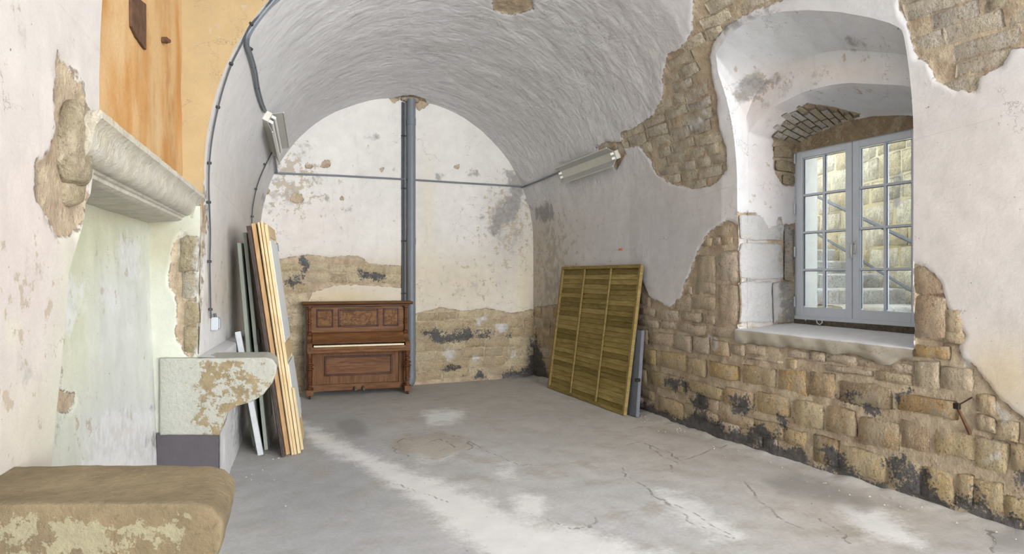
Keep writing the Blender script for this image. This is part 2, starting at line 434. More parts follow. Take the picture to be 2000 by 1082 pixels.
def shell_mesh(name, side, ys, v0, v1, ns, spec, mat, lump, hole=None, to_crown=False, kind='structure'):
    G = []
    Y = np.repeat(ys[:, None], ns, 1)
    fr = (np.linspace(0, 1, ns) if spec is SPEC_C else np.r_[np.linspace(0, 1, ns-2), 1.006, 1.02])[None, :]
    s0 = v0(ys)[:, None]; s1 = v1(ys)[:, None]
    s = s0+(s1-s0)*fr
    q = np.stack([Y.ravel(), s.ravel()], -1)
    ins = None
    if hole is not None:
        sd, near = poly_sd(q, hole); ins = sd > 0
    n0, n1 = len(ys), ns
    i = np.arange(n0*n1).reshape(n0, n1)
    F = np.stack([i[:-1, :-1], i[1:, :-1], i[1:, 1:], i[:-1, 1:]], -1).reshape(-1, 4)
    if side == 'L': F = F[:, ::-1]
    if ins is not None:
        F = F[~ins[F].all(1)]
        q = np.where(ins[:, None], near, q)
    P, ft, tint = surf(q, side, spec, lump)
    return P, F, ft, tint

ys_all = np.concatenate([np.arange(-10.0, 1.6, 0.25), np.arange(1.6, YB+0.03, 0.021)])
def add_shell(name, side, v0, v1, ns, spec, mat, lump, hole):
    P, F, ft, tint = shell_mesh(name, side, ys_all, v0, v1, ns, spec, mat, lump, hole)
    o = link(name, mesh_np(name, P, F, attrs=ft, tint=tint), mat)
    return tag(o, kind='structure')
wall_right = add_shell('wall_right', 'R', lambda y: 0*y-0.05, lambda y: zs(y), 127, SPEC_R, M_WALL, 0.006, WIN_D)
wall_left = add_shell('wall_left', 'L', lambda y: 0*y-0.05, lambda y: zs(y), 117, SPEC_L, M_WALL, 0.008, HEARTH_D)
# ceiling: both haunches in one mesh
a = shell_mesh('c', 'L', ys_all, zs, smax, 160, SPEC_C, None, 0.016, HEARTH_D)
b = shell_mesh('c', 'R', ys_all, zs, smax, 160, SPEC_C, None, 0.016, WIN_D)
ft = {k: np.concatenate([a[2][k], b[2][k]]) for k in a[2]}
ceiling = tag(link('ceiling', mesh_np('ceiling', np.concatenate([a[0], b[0]]), np.concatenate([a[1], b[1]+len(a[0])]), attrs=ft, tint=np.concatenate([a[3], b[3]])), M_VAULT), kind='structure')

def plane_grid(name, fn, us, vs, spec, mat, lump, nrm, flip=False, raise_=0.018, parent=None, kind='structure'):
    U, V = np.meshgrid(us, vs, indexing='ij')
    P = fn(U.ravel(), V.ravel()); ft, tint = feature(P, spec)
    P = P+np.array(nrm)*relief(P, ft, lump, raise_)[:, None]
    n0, n1 = len(us), len(vs); i = np.arange(n0*n1).reshape(n0, n1)
    F = np.stack([i[:-1, :-1], i[1:, :-1], i[1:, 1:], i[:-1, 1:]], -1).reshape(-1, 4)
    if flip: F = F[:, ::-1]
    o = link(name, mesh_np(name, P, F, attrs=ft, tint=tint), mat, parent)
    return tag(o, kind=kind) if kind else o

B_ST = [[(500, 540), (540, 506), (600, 498), (640, 502), (700, 499), (722, 515), (784, 520), (785, 562), (700, 556), (650, 558), (610, 572), (592, 600), (596, 780), (500, 790)],
        [(816, 612), (850, 602), (862, 600), (905, 608), (950, 602), (1000, 612), (1060, 600), (1060, 760), (816, 770), (700, 780), (600, 770), (600, 680), (700, 660)]]
def blot(x, y, r, n=7):
    rr = random.Random(int(x*31+y)); return [(x+r*rr.uniform(.6, 1.3)*math.cos(k*2*PI/n), y+r*rr.uniform(.5, 1.1)*math.sin(k*2*PI/n)) for k in range(n)]
SPEC_B = dict(tint=(215, 212, 207), st=B_ST+[blot(578, 388, 14), blot(636, 322, 11), blot(604, 325, 7), blot(520, 375, 9), blot(745, 331, 6), blot(668, 388, 5), blot(892, 326, 6), blot(770, 190, 12), blot(822, 205, 14)],
    blobs=[(900, 540, 140, 90, (204, 192, 168), .8), (660, 585, 120, 30, (208, 188, 146), .8), (835, 440, 18, 130, (206, 194, 166), .5), (930, 700, 160, 70, (200, 180, 142), .7), (560, 680, 60, 120, (176, 156, 126), .8),
           (600, 440, 90, 60, (214, 203, 194), .6), (700, 250, 160, 60, (219, 216, 212), .6), (900, 460, 100, 60, (206, 205, 204), .5), (640, 530, 130, 25, (190, 170, 132), .9), (1025, 560, 22, 120, (214, 202, 172), .6), (990, 440, 45, 90, (178, 174, 168), .65), (700, 700, 90, 60, (180, 160, 130), .6)],
    gry=[[(985, 330), (1010, 338), (1020, 362), (1022, 400), (1010, 430), (985, 440), (965, 465), (948, 445), (972, 405), (990, 380)], blot(727, 270, 9), blot(925, 340, 12), blot(540, 350, 8), blot(520, 405, 12), blot(858, 345, 8), blot(940, 425, 9), blot(590, 300, 6),
         blot(770, 330, 5), blot(640, 390, 6), blot(680, 410, 7)],
    tar=[[(818, 648), (850, 645), (870, 652), (905, 640), (926, 645), (924, 662), (880, 664), (850, 668)], [(925, 722), (945, 726), (948, 738), (928, 738)], [(860, 715), (890, 712), (900, 722), (862, 724)], [(975, 727), (1035, 722), (1035, 745), (980, 738)],
         [(940, 648), (965, 644), (960, 656), (944, 658)], [(985, 648), (1000, 650), (998, 660)], [(590, 500), (606, 512), (592, 532), (585, 520)], [(700, 530), (752, 536), (748, 546), (705, 544)], [(560, 548), (592, 538), (590, 556), (562, 560)],
         [(1030, 770), (1033, 690), (1042, 655), (1060, 760)]],
    wht=[blot(985, 640, 18), blot(880, 690, 20), blot(930, 700, 14), blot(1000, 690, 16), blot(940, 625, 15)],
    dirt0=.06, dirt=[(560, 350, 70, 70, .8), (900, 570, 160, 90, .3), (985, 430, 60, 90, .75), (640, 400, 100, 60, .15), (930, 680, 120, 60, .2)])
wall_back = plane_grid('wall_back', lambda u, v: np.stack([u, 0*u+YB, v], -1), np.arange(0.6, 5.36, 0.02), np.arange(-0.05, 4.55, 0.02), SPEC_B, M_WALL, 0.006, (0, -1, 0), flip=False)

# ------------------------------------------------------------------ floor
def floor_mat():
    k = N('worn_concrete', 0.85)
    n1 = k.noise(0.9, 5); n2 = k.noise(5, 8, 0.65); n3 = k.noise(38, 6, 0.6); n4 = k.noise(150, 3, 0.6)
    c = k.scale(k.attr('tint', True), k.lramp(n1, 0.3, 0.7, 0.94, 1.06))
    c = k.scale(c, k.lramp(n2, 0.25, 0.75, 0.84, 1.13)); c = k.scale(c, k.lramp(n3, 0.25, 0.75, 0.9, 1.08)); c = k.scale(c, k.lramp(n4, 0.25, 0.75, 0.9, 1.08))
    jit = k.math('ADD', k.math('MULTIPLY_ADD', n2, 0.2, -0.1), k.math('MULTIPLY_ADD', n3, 0.1, -0.05))
    c = k.mix(k.ramp(k.noise(2.4, 7, 0.7), 0.5, 0.66, 0, 0.5), c, k.scale(lin((166, 156, 142)), k.lramp(n3, 0.3, 0.7, 0.85, 1.1)))
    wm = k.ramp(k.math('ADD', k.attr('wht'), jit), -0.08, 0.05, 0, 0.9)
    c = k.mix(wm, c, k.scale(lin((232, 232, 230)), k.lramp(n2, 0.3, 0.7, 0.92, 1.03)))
    gm = k.ramp(k.math('ADD', k.attr('gry'), jit), -0.03, 0.06, 0, 0.75)
    c = k.mix(gm, c, k.scale(k.attr('tint', True), 0.58))
    sm = k.ramp(k.math('ADD', k.attr('st'), jit), -0.02, 0.05, 0, 0.7)
    c = k.mix(sm, c, k.scale(lin((168, 156, 138)), k.lramp(n3, 0.3, 0.7, 0.75, 1.1)))
    cr = k.ramp(k.math('ADD', k.attr('tar'), k.math('MULTIPLY_ADD', n3, 0.014, -0.007)), 0.006, 0.013, 1, 0)
    cr = k.math('MULTIPLY', cr, k.ramp(n2, 0.4, 0.52))
    c = k.mix(k.math('MULTIPLY', cr, 0.55), c, lin((96, 90, 82)))
    scr = k.noise(7, 6, 0.7, vec=k.map(k.pos(), (0.6, 5, 1), (0, 0, 0.55)))
    c = k.mix(k.ramp(scr, 0.66, 0.74, 0, 0.35), c, lin((120, 116, 110)))
    c = k.mix(k.ramp(k.noise(26, 2, 0.5), 0.745, 0.765, 0, 0.7), c, lin((84, 80, 74)))
    h = k.math('ADD', k.math('MULTIPLY', n3, 0.5), k.math('SUBTRACT', n2, k.math('MULTIPLY', cr, 0.6)))
    return k.done(c, normal=k.bump(h, 0.22, 0.02), rough=k.lramp(n2, 0.3, 0.7, 0.75, 0.95))
M_FLOOR = floor_mat()
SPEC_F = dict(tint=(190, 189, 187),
    blobs=[(900, 790, 330, 60, (180, 174, 164), .8), (1350, 850, 240, 90, (196, 188, 176), .75), (1700, 1000, 320, 80, (192, 184, 172), .7), (620, 960, 190, 130, (163, 165, 168), .9), (1250, 1010, 230, 60, (206, 207, 208), .7), (700, 1080, 260, 60, (182, 183, 186), .6), (500, 860, 60, 40, (164, 158, 146), .7)],
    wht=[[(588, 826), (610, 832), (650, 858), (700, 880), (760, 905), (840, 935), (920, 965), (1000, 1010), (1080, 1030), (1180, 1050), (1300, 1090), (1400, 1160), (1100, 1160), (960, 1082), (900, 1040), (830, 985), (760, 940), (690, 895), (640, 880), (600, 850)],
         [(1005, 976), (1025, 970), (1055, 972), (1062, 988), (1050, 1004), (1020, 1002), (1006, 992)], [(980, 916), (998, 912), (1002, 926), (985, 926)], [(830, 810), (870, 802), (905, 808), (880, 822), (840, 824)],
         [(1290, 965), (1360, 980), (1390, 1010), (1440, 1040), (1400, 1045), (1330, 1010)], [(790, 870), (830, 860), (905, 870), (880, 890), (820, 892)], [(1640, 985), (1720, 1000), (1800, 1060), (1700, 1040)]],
    gry=[[(650, 818), (690, 814), (715, 825), (722, 850), (690, 858), (660, 840)], [(1480, 930), (1560, 925), (1640, 945), (1720, 985), (1690, 1000), (1600, 980), (1520, 965)], [(440, 800), (475, 790), (560, 890), (480, 880)], [(1925, 1035), (2010, 1025), (2010, 1080), (1940, 1075)]],
    st=[[(765, 855), (800, 845), (860, 842), (900, 850), (925, 868), (905, 885), (850, 898), (790, 890), (765, 875)], [(1240, 830), (1300, 835), (1330, 850), (1290, 850)]])
CR = [[(765, 868), (790, 852), (830, 845), (880, 848), (915, 862), (925, 872), (900, 886), (850, 895), (800, 892), (770, 880), (765, 868)], [(830, 868), (860, 856), (890, 872), (860, 880)], [(890, 850), (950, 880), (1010, 905), (1060, 910)],
      [(1220, 868), (1250, 862), (1300, 880), (1330, 900), (1380, 880), (1420, 870)], [(1215, 912), (1225, 930), (1260, 945), (1300, 985), (1370, 1030), (1430, 1050)], [(1260, 865), (1290, 885), (1320, 905), (1310, 920)], [(1070, 1010), (1100, 1030), (1150, 1030), (1165, 1010)],
      [(1225, 838), (1260, 832), (1330, 845)], [(1600, 1010), (1640, 1035), (1650, 1060)], [(1925, 1035), (1945, 1050), (1940, 1080)], [(1280, 970), (1330, 990), (1420, 1040)], [(760, 940), (800, 955), (880, 980)], [(1450, 935), (1500, 990), (1560, 1030)]]
us = np.arange(-1.3, 5.4, 0.024); vs = np.concatenate([np.arange(-10.0, 1.6, 0.25), np.arange(1.6, 10.25, 0.024)])
U, V = np.meshgrid(us, vs, indexing='ij'); P = np.stack([U.ravel(), V.ravel(), 0*U.ravel()], -1)
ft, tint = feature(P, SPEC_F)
px, py, D = proj(P); q = np.stack([px, py], -1); dd = np.full(len(q), 1.0)
# cracks in metres on the floor
for ln in CR:
    g = [tuple(at_z(x, y, 0.0)[:2]) for x, y in ln]; g2 = [g[0]]
    rr = random.Random(len(g)*7+int(ln[0][0]))
    for a_, b_ in zip(g[:-1], g[1:]):
        for k in (1, 2, 3, 4): g2.append((a_[0]+(b_[0]-a_[0])*k/4+rr.uniform(-.03, .03), a_[1]+(b_[1]-a_[1])*k/4+rr.uniform(-.03, .03)))
    dd = np.minimum(dd, line_d(P[:, :2], g2))
ft['tar'] = dd
# the bank of dirt and crumbled mortar along the right wall
bank = np.clip(1-(xr(P[:, 1])-P[:, 0])/0.16, 0, 1)
P[:, 2] += 0.006*fbm(P, 1.2, 4, 2)+0.05*bank**1.5*(0.7+0.6*fbm(P, 5, 3, 8)) - 0.004
n0, n1 = len(us), len(vs); i = np.arange(n0*n1).reshape(n0, n1)
F = np.stack([i[:-1, :-1], i[1:, :-1], i[1:, 1:], i[:-1, 1:]], -1).reshape(-1, 4)
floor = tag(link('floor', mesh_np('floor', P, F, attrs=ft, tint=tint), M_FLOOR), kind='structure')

# ------------------------------------------------------------------ stones set in the walls
NST = {}
def stone_at(fn, u0, u1, v0, v1, parent, rgb, spec, proud=0.02, rough=0.008, name='stone', nu=5, nv=4, wob=0.019, mat=None):
    """fn(u, v) -> point, inward normal. One dressed or rubble stone as its own mesh."""
    if abs(u1-u0) < 0.02 or abs(v1-v0) < 0.02: return None
    seed = (u0*13.7+v0*7.1)
    ga = np.r_[0, np.linspace(0.055, 0.945, nu-2), 1]; gb = np.r_[0, np.linspace(0.08, 0.92, nv-2), 1]
    U, V = np.meshgrid(ga, gb, indexing='ij'); U = U.ravel(); V = V.ravel()
    cu = np.abs(U-.5)*2; cv = np.abs(V-.5)*2
    # round the corners a little
    k = 1-0.05*(cu**6*cv**6)
    uu = (u0+u1)/2+(U-.5)*(u1-u0)*k; vv = (v0+v1)/2+(V-.5)*(v1-v0)*k
    q3 = np.stack([uu, vv, 0*uu+seed], -1); eb = np.maximum(cu, cv)**8
    uu = uu+1.5*wob*eb*fbm(q3, 8, 2, 21); vv = vv+1.5*wob*eb*fbm(q3, 8, 2, 22)
    edge = np.maximum(cu, cv) > 0.99
    h = 0.72*proud+rough*fbm(q3, 7, 3, 4)+0.1*proud*(1-np.maximum(cu, cv)**2)-0.8*proud*edge
    P, Nn = fn(uu, vv); h = h+0.55*proud*np.clip(fbm(P, 2.6, 3, 41)*1.6, -1.1, .4); Pf = P+Nn*h[:, None]
    i = np.arange(nu*nv).reshape(nu, nv)
    F = np.stack([i[:-1, :-1], i[1:, :-1], i[1:, 1:], i[:-1, 1:]], -1).reshape(-1, 4)
    ring = list(i[:, 0])+list(i[-1, 1:])+list(i[-2::-1, -1])+list(i[0, -2:0:-1])
    Pb = P[ring]-Nn[ring]*0.03; base = len(Pf); n = len(ring)
    SF = np.array([[ring[j], base+j, base+(j+1) % n, ring[(j+1) % n]] for j in range(n)])
    c1 = np.cross(Pf[i[1, 0]]-Pf[i[0, 0]], Pf[i[0, 1]]-Pf[i[0, 0]])
    if c1@Nn[0] < 0: F = F[:, ::-1]; SF = SF[:, ::-1]
    SF = SF[:, ::-1]
    A = np.concatenate([Pf, Pb]); c = A.mean(0)
    ft, _ = feature(A, spec); ft.pop('st'); ft.pop('dirt')
    me = mesh_np(name, A-c, np.concatenate([F, SF]), attrs=ft, tint=np.tile(lin(rgb), (len(A), 1)))
    return link(name, me, mat or M_STONE, parent, tuple(c))

PAL = [(202, 178, 140), (194, 170, 134), (206, 184, 148), (186, 160, 124), (208, 186, 154), (178, 154, 124), (198, 174, 140)]
PALP = [(208, 188, 164), (212, 194, 172), (202, 180, 156), (210, 188, 160)]       # pinkish, higher on the wall
OCH = (196, 162, 108)
fR = lambda u, v: shell(u, v, 'R')
fL = lambda u, v: shell(u, v, 'L')
fB = lambda u, v: (np.stack([u, 0*u+YB, v], -1), np.tile([0, -1.0, 0], (len(u), 1)))
used = []
def px_stone(x0, y0, x1, y1, rgb=None, proud=0.024, sp=None):
    _, Y0, s0 = hit(x0, y0); _, Y1, s1 = hit(x1, y1)
    ua, ub = min(Y0, Y1), max(Y0, Y1); va, vb = min(s0, s1), max(s0, s1)
    ua -= 0.012; ub += 0.012; va -= 0.008; vb += 0.008
    used.append((ua, ub, va, vb))
    stone_at(fR, ua, ub, va, vb, wall_right, rgb or random.choice(PAL), SPEC_R, proud*0.75, 0.014, nu=6, nv=5)
def c4(a, b, c, d): return (1580+a/2.638, 640+b/2.638, 1580+c/2.638, 640+d/2.638)
def c3(a, b, c, d): return (1230+a/3.005, 540+b/3.005, 1230+c/3.005, 540+d/3.005)
for q_, col in [((700, 25, 800, 85), None), ((555, 85, 735, 160), OCH), ((555, 168, 678, 315), (206, 188, 160)), ((695, 195, 850, 330), (204, 186, 158)), ((5, 225, 140, 370), (186, 160, 124)),
        ((155, 265, 430, 430), (164, 142, 112)), ((455, 335, 760, 470), (184, 152, 106)), ((-70, 370, 75, 530), (216, 196, 156)), ((100, 400, 245, 570), None), ((262, 450, 470, 640), None), ((478, 480, 620, 650), None),
        ((650, 515, 860, 690), (206, 184, 142)), ((872, 565, 1022, 745), (198, 178, 138)), ((1050, 600, 1160, 760), None), ((25, 545, 150, 720), (160, 130, 86)), ((165, 600, 400, 800), (204, 182, 140)),
        ((410, 655, 575, 860), (190, 172, 140)), ((590, 705, 745, 915), (200, 176, 130)), ((775, 745, 845, 920), None), ((856, 775, 1005, 950), (200, 178, 136)), ((1015, 860, 1160, 1010), (196, 176, 136)),
        ((4, 118, 80, 170), PALP[0]), ((90, 132, 248, 190), PALP[1]), ((257, 152, 420, 212), PALP[3]), ((430, 178, 540, 230), PALP[0]), ((90, 194, 330, 252), PALP[2]), ((342, 222, 530, 292), (196, 176, 146)),
        ((870, 345, 960, 440), None), ((870, 450, 960, 545), None), ((975, 470, 1080, 590), None)]:
    px_stone(*c4(*q_), rgb=col)
for q_, col in [((60, 112, 125, 175), 0), ((60, 182, 150, 232), 0), ((50, 248, 175, 300), 0), ((188, 262, 275, 310), 0), ((282, 275, 455, 345), 0), ((70, 308, 108, 400), 0), ((120, 322, 262, 418), 0), ((268, 338, 365, 442), 0),
        ((385, 348, 470, 455), 0), ((490, 372, 585, 470), (206, 180, 146)), ((488, 292, 632, 362), 0), ((520, 42, 638, 275), (204, 182, 158)), ((375, 118, 505, 198), 0), ((272, 112, 365, 200), 0), ((395, 38, 505, 105), 0),
        ((172, 195, 292, 260), 0), ((300, 208, 425, 272), 0), ((440, 228, 500, 280), 0), ((60, 415, 160, 515), (206, 182, 130)), ((178, 432, 338, 562), (204, 180, 136)), ((346, 478, 452, 592), (210, 190, 152)), ((470, 497, 640, 612), (202, 172, 118)),
        ((665, 515, 862, 655), (186, 162, 124)), ((876, 537, 1042, 690), (196, 164, 112)), ((35, 532, 105, 648), 1), ((120, 548, 330, 690), (204, 182, 140)), ((345, 605, 552, 730), (200, 178, 138)), ((560, 648, 730, 782), (206, 178, 140)),
        ((750, 672, 940, 832), (204, 178, 134)), ((60, 655, 150, 725), 1), ((162, 695, 320, 850), 1), ((325, 745, 530, 870), 1), ((540, 790, 735, 900), 1), ((745, 840, 905, 960), 1), ((920, 892, 1040, 1010), (196, 172, 130)), ((600, 392, 680, 465), 0),
        ((690, 395, 800, 465), 0), ((925, 432, 1105, 492), 0), ((690, 470, 910, 508), 0), ((520, -140, 638, 35), (212, 194, 174)), ((395, -120, 505, 30), (206, 188, 160))]:
    px_stone(*c3(*q_), rgb=(random.choice(PALP) if col == 0 else random.choice(PAL) if col == 1 else col), proud=0.022)
# quoins right of the window
for q_, col in [((1790, 520, 1850, 575), (196, 170, 142)), ((1790, 578, 1850, 664), (190, 164, 136)), ((1852, 602, 1880, 655), None)]:
    px_stone(*q_, rgb=col)

def fill_courses(fn, ulo, uhi, vlo, vhi, hh, ww, parent, spec, pal, proud, cap, avoid=(), rough=0.01, seed=1, hole=None, vjit=0.0, mind=0.02, name='stone', nu=5, nv=4, slope=0.0, gap=0.010, ovl=0.12, log=None):
    rr = random.Random(seed); v = vlo; n = 0
    while v < vhi and n < cap:
        h = rr.uniform(*hh); u = ulo-rr.uniform(0, ww[1])
        while u < uhi and n < cap:
            wd = rr.uniform(*ww); g = gap*rr.uniform(.6, 1.4)
            vo = vjit*math.sin(u*2.1+seed)+slope*(u-ulo)
            a, b, c, d = u+g/2, u+wd-g/2, v+vo+g/2, v+vo+h-g/2
            u += wd
            uc, vc = (a+b)/2, (c+d)/2
            P, Nn = fn(np.array([uc, a, b, uc, uc]), np.array([vc, vc, vc, c, d]))
            ftt, _ = feature(P, spec)
            if ftt['st'][0] < mind or ftt['st'][1:].max() < 0: continue
            if any(not (b < A or a > B or d < C_ or c > D_) for A, B, C_, D_ in avoid):
                # trim if it is mostly free
                ov = max((max(0, min(b, B)-max(a, A))*max(0, min(d, D_)-max(c, C_))) for A, B, C_, D_ in avoid)
                if ov > ovl*(b-a)*(d-c): continue
            if hole is not None:
                sd, _ = poly_sd(np.array([[a, c], [b, c], [a, d], [b, d], [uc, vc]]), hole)
                if sd.max() > -0.01: continue
            stone_at(fn, a, b, c, d, parent, rr.choice(pal), spec, proud*rr.uniform(.7, 1.2), rough, name=name, nu=nu, nv=nv)
            n += 1
            if log is not None: log.append((a, b, c, d))
        v += h
    return n
na = fill_courses(fR, 5.3, 10.1, 0.06, 1.5, (0.13, 0.19), (0.2, 0.46), wall_right, SPEC_R, PALP+PAL[:4], 0.015, 150, list(used), seed=3, hole=WIN, vjit=0.02, log=used)
nb = fill_courses(fR, 2.0, 5.3, 0.04, 1.6, (0.2, 0.26), (0.3, 0.5), wall_right, SPEC_R, PAL, 0.015, 60, list(used), seed=5, hole=WIN, log=used)
nf = fill_courses(fR, 2.0, 6.2, 0.06, 2.1, (0.09, 0.12), (0.12, 0.24), wall_right, SPEC_R, PAL+PALP, 0.011, 60, list(used), seed=15, hole=WIN, ovl=0.03, log=used)
nc = fill_courses(fR, 2.2, 7.6, 2.2, 5.2, (0.10, 0.14), (0.22, 0.48), ceiling, SPEC_C, [(212, 202, 180), (204, 194, 176), (216, 204, 178), (200, 190, 176), (208, 196, 176)], 0.007, 290, (), seed=8, hole=WIN, vjit=0.03, slope=0.0, rough=0.012)
nd = fill_courses(fB, 0.9, 5.2, 0.05, 1.85, (0.13, 0.17), (0.24, 0.46), wall_back, SPEC_B, [(200, 182, 146), (192, 172, 136), (206, 190, 158), (184, 166, 134), (210, 194, 160)], 0.014, 170, (), seed=12, vjit=0.015, rough=0.008)
print('STONES', len(used), na, nb, nc, nd, nf)
# the wall behind the camera
n_ = 40; th = np.linspace(0, PI, n_)
Yf = -10.0; xa, xb, zz = float(xl(0)), 4.85, float(zs(0)); Rf = (xb-xa)/2
Vf = [(xa, Yf, 0), (xb, Yf, 0)]+[((xa+xb)/2+Rf*math.cos(t), Yf, zz+Rf*math.sin(t)) for t in th]
Vf.append(((xa+xb)/2, Yf, zz)); c_ = len(Vf)-1
Ff = [[c_, 2+j, 3+j] for j in range(n_-1)]+[[c_, 1, 2], [c_, 0, 1], [c_, n_+1, 0]]
P = np.array(Vf); ft, tint = feature(P, SPEC_L)
wall_front = tag(link('wall_front', mesh_np('wall_front', P, None, Ff, smooth=False, attrs=ft, tint=tint), M_WALL), kind='structure')

# ------------------------------------------------------------------ window embrasure
def resample(pts, n):
    pts = np.asarray(pts, float); d = np.r_[0, np.cumsum(np.linalg.norm(np.diff(pts, axis=0), axis=1))]
    t = np.linspace(0, d[-1], n); return np.stack([np.interp(t, d, pts[:, k]) for k in range(pts.shape[1])], -1)
def smooth_arc(pts, n, it=6):
    q = resample(pts, n)
    for _ in range(it): q[1:-1] = (q[:-2]+2*q[1:-1]+q[2:])/4
    return resample(q, n)
NJ, NA, NR = 60, 110, 30
def curve3(left, arch, right):
    return np.concatenate([resample(left, NJ), smooth_arc(arch, NA)[1:-1], resample(right, NR)])
# on the shell
lj = np.array([[5.08, 1.12], [5.08, arch0[0][1]]]); rj = np.array([[3.29, arch0[-1][1]], [3.29, 1.1]])
C0q = np.concatenate([resample(lj, NJ), resample([(5.08, arch0[0][1])]+arch0+[(3.29, arch0[-1][1])], NA)[1:-1], resample(rj, NR)])
C0 = surf_any(C0q, 'R')
B1 = [(5.07, 3.22), (4.95, 3.42), (4.78, 3.53), (4.535, 3.585), (4.2, 3.60), (3.95, 3.55), (3.43, 3.36), (3.31, 3.28)]
B2 = [(5.055, 3.07), (4.93, 3.17), (4.75, 3.255), (4.39, 3.31), (4.1, 3.30), (3.92, 3.27), (3.45, 3.13), (3.33, 3.07)]
B3 = [(4.985, 2.94), (4.80, 3.01), (4.425, 3.07), (4.11, 3.07), (3.755, 3.0), (3.62, 2.94)]
def yz(pts, x): return [(x, a, b) for a, b in pts]
C1 = curve3([(4.93, 5.065, 1.12), (4.93, 5.065, 3.22)], yz(B1, 4.93), [(4.93, 3.31, 3.28), (4.93, 3.32, 1.1)])
C2 = curve3([(4.945, 5.06, 1.12), (4.945, 5.055, 3.07)], yz(B2, 4.95), [(4.945, 3.33, 3.07), (4.945, 3.33, 1.1)])
C3 = curve3([(5.52, 4.985, 1.12), (5.52, 4.985, 2.94)], yz(B3, 5.52), [(5.52, 3.62, 2.94), (5.52, 3.62, 1.1)])
SPEC_E = dict(tint=(208, 209, 210),
    blobs=[(1560, 90, 170, 60, (206, 210, 212), .8), (1620, 140, 130, 28, (222, 212, 204), .8), (1500, 200, 60, 50, (218, 200, 192), .7), (1640, 200, 130, 22, (206, 210, 214), .8), (1500, 330, 40, 90, (220, 208, 204), .6), (1490, 560, 60, 90, (214, 216, 218), .7)],
    st=[[(1520, 285), (1508, 270), (1530, 240), (1560, 215), (1578, 203), (1630, 212), (1682, 225), (1640, 240), (1590, 262), (1552, 292)],
        [(1510, 282), (1545, 286), (1552, 300), (1552, 365), (1530, 362), (1512, 330)],
        [(1440, 414), (1478, 416), (1500, 448), (1528, 440), (1556, 436), (1556, 640), (1440, 640)]],
    wht=[[(1440, 425), (1500, 455), (1535, 560), (1535, 640), (1440, 640)]],
    gry=[[(1435, 185), (1450, 150), (1470, 145), (1490, 150), (1525, 140), (1520, 160), (1490, 175), (1465, 200), (1445, 205)], [(1640, 88), (1660, 70), (1690, 78), (1696, 94), (1665, 96)]],
    dirt0=0.06, dirt=[(1500, 360, 60, 140, .25), (1470, 170, 50, 40, .6), (1560, 150, 120, 18, .35), (1680, 110, 60, 20, .4), (1660, 180, 100, 14, .4)])
def loft(name, A, B, rows, spec, parent, lump=0.004, fade=True, mat=None, flip=False):
    t = np.linspace(0, 1, rows)[:, None, None]
    P = A[None]*(1-t)+B[None]*t
    n0, n1 = P.shape[:2]; P = P.reshape(-1, 3)
    ft, tint = feature(P, spec)
    g = P.reshape(n0, n1, 3); du = np.gradient(g, axis=0); dv = np.gradient(g, axis=1); Nn = np.cross(du, dv); L = np.linalg.norm(Nn, axis=-1, keepdims=True); Nn = (Nn/np.maximum(L, 1e-9)).reshape(-1, 3)
    if flip: Nn = -Nn
    m = np.clip((ft['st']+0.02*fbm(P, 8, 3, 3))/0.012+.5, 0, 1)
    e = np.minimum(t.ravel(), 1-t.ravel()); e = np.clip(np.repeat(e, n1)*rows/2, 0, 1) if fade else 1.0
    P = P+Nn*((lump*fbm(P, 4, 3, 5)-0.02*m+0.006*m*fbm(P, 14, 2, 1))*e)[:, None]
    i = np.arange(n0*n1).reshape(n0, n1)
    F = np.stack([i[:-1, :-1], i[1:, :-1], i[1:, 1:], i[:-1, 1:]], -1).reshape(-1, 4)
    if flip: F = F[:, ::-1]
    return link(name, mesh_np(name, P, F, attrs=ft, tint=tint), mat or M_WALL, parent)
loft('window_splay', C0, C1, 14, SPEC_E, wall_right, 0.005)
loft('window_splay', C1, C2, 14, SPEC_E, wall_right, 0.006)
loft('window_splay', C2, C3, 34, SPEC_E, wall_right, 0.006)

# dressed blocks of the left jamb
def fJ(u, v):      # u along the wall thickness (X), v height
    Y = np.interp(u, [4.85, 4.93, 5.52], [5.08, 5.065, 4.985])
    return np.stack([u, Y, v], -1), np.tile([-0.12, -0.99, 0], (len(np.atleast_1d(u)), 1))
def jq(x0, y0, x1, y1):
    def s_(x, y):
        r = ray(x, y); lo = 4.0; t = 5.03/r[1]; P = np.array([0, 0, CH])+r*t; return P[0], P[2]
    a, b = s_(x0, y0), s_(x1, y1); return max(a[0], 4.86), min(b[0], 5.5), b[1], a[1]
SPEC_J = dict(tint=(205, 205, 205), wht=[[(1440, 400), (1520, 400), (1535, 640), (1440, 640)]])
for q_, c_ in [((1447, 416, 1527, 470), (200, 200, 200)), ((1446, 474, 1528, 544), (204, 204, 204)), ((1530, 440, 1550, 545), (172, 168, 162)), ((1446, 549, 1506, 630), (202, 203, 205)), ((1509, 549, 1550, 628), (168, 166, 164)),
               ((1512, 286, 1549, 312), (176, 160, 132)), ((1514, 314, 1550, 338), (170, 154, 128)), ((1526, 340, 1550, 362), (178, 164, 138))]:
    a_, b_, c0_, d_ = jq(*q_)
    stone_at(fJ, a_, b_, c0_, d_, wall_right, c_, SPEC_J, 0.008, 0.008, name='jamb_stone', nu=6, nv=5)
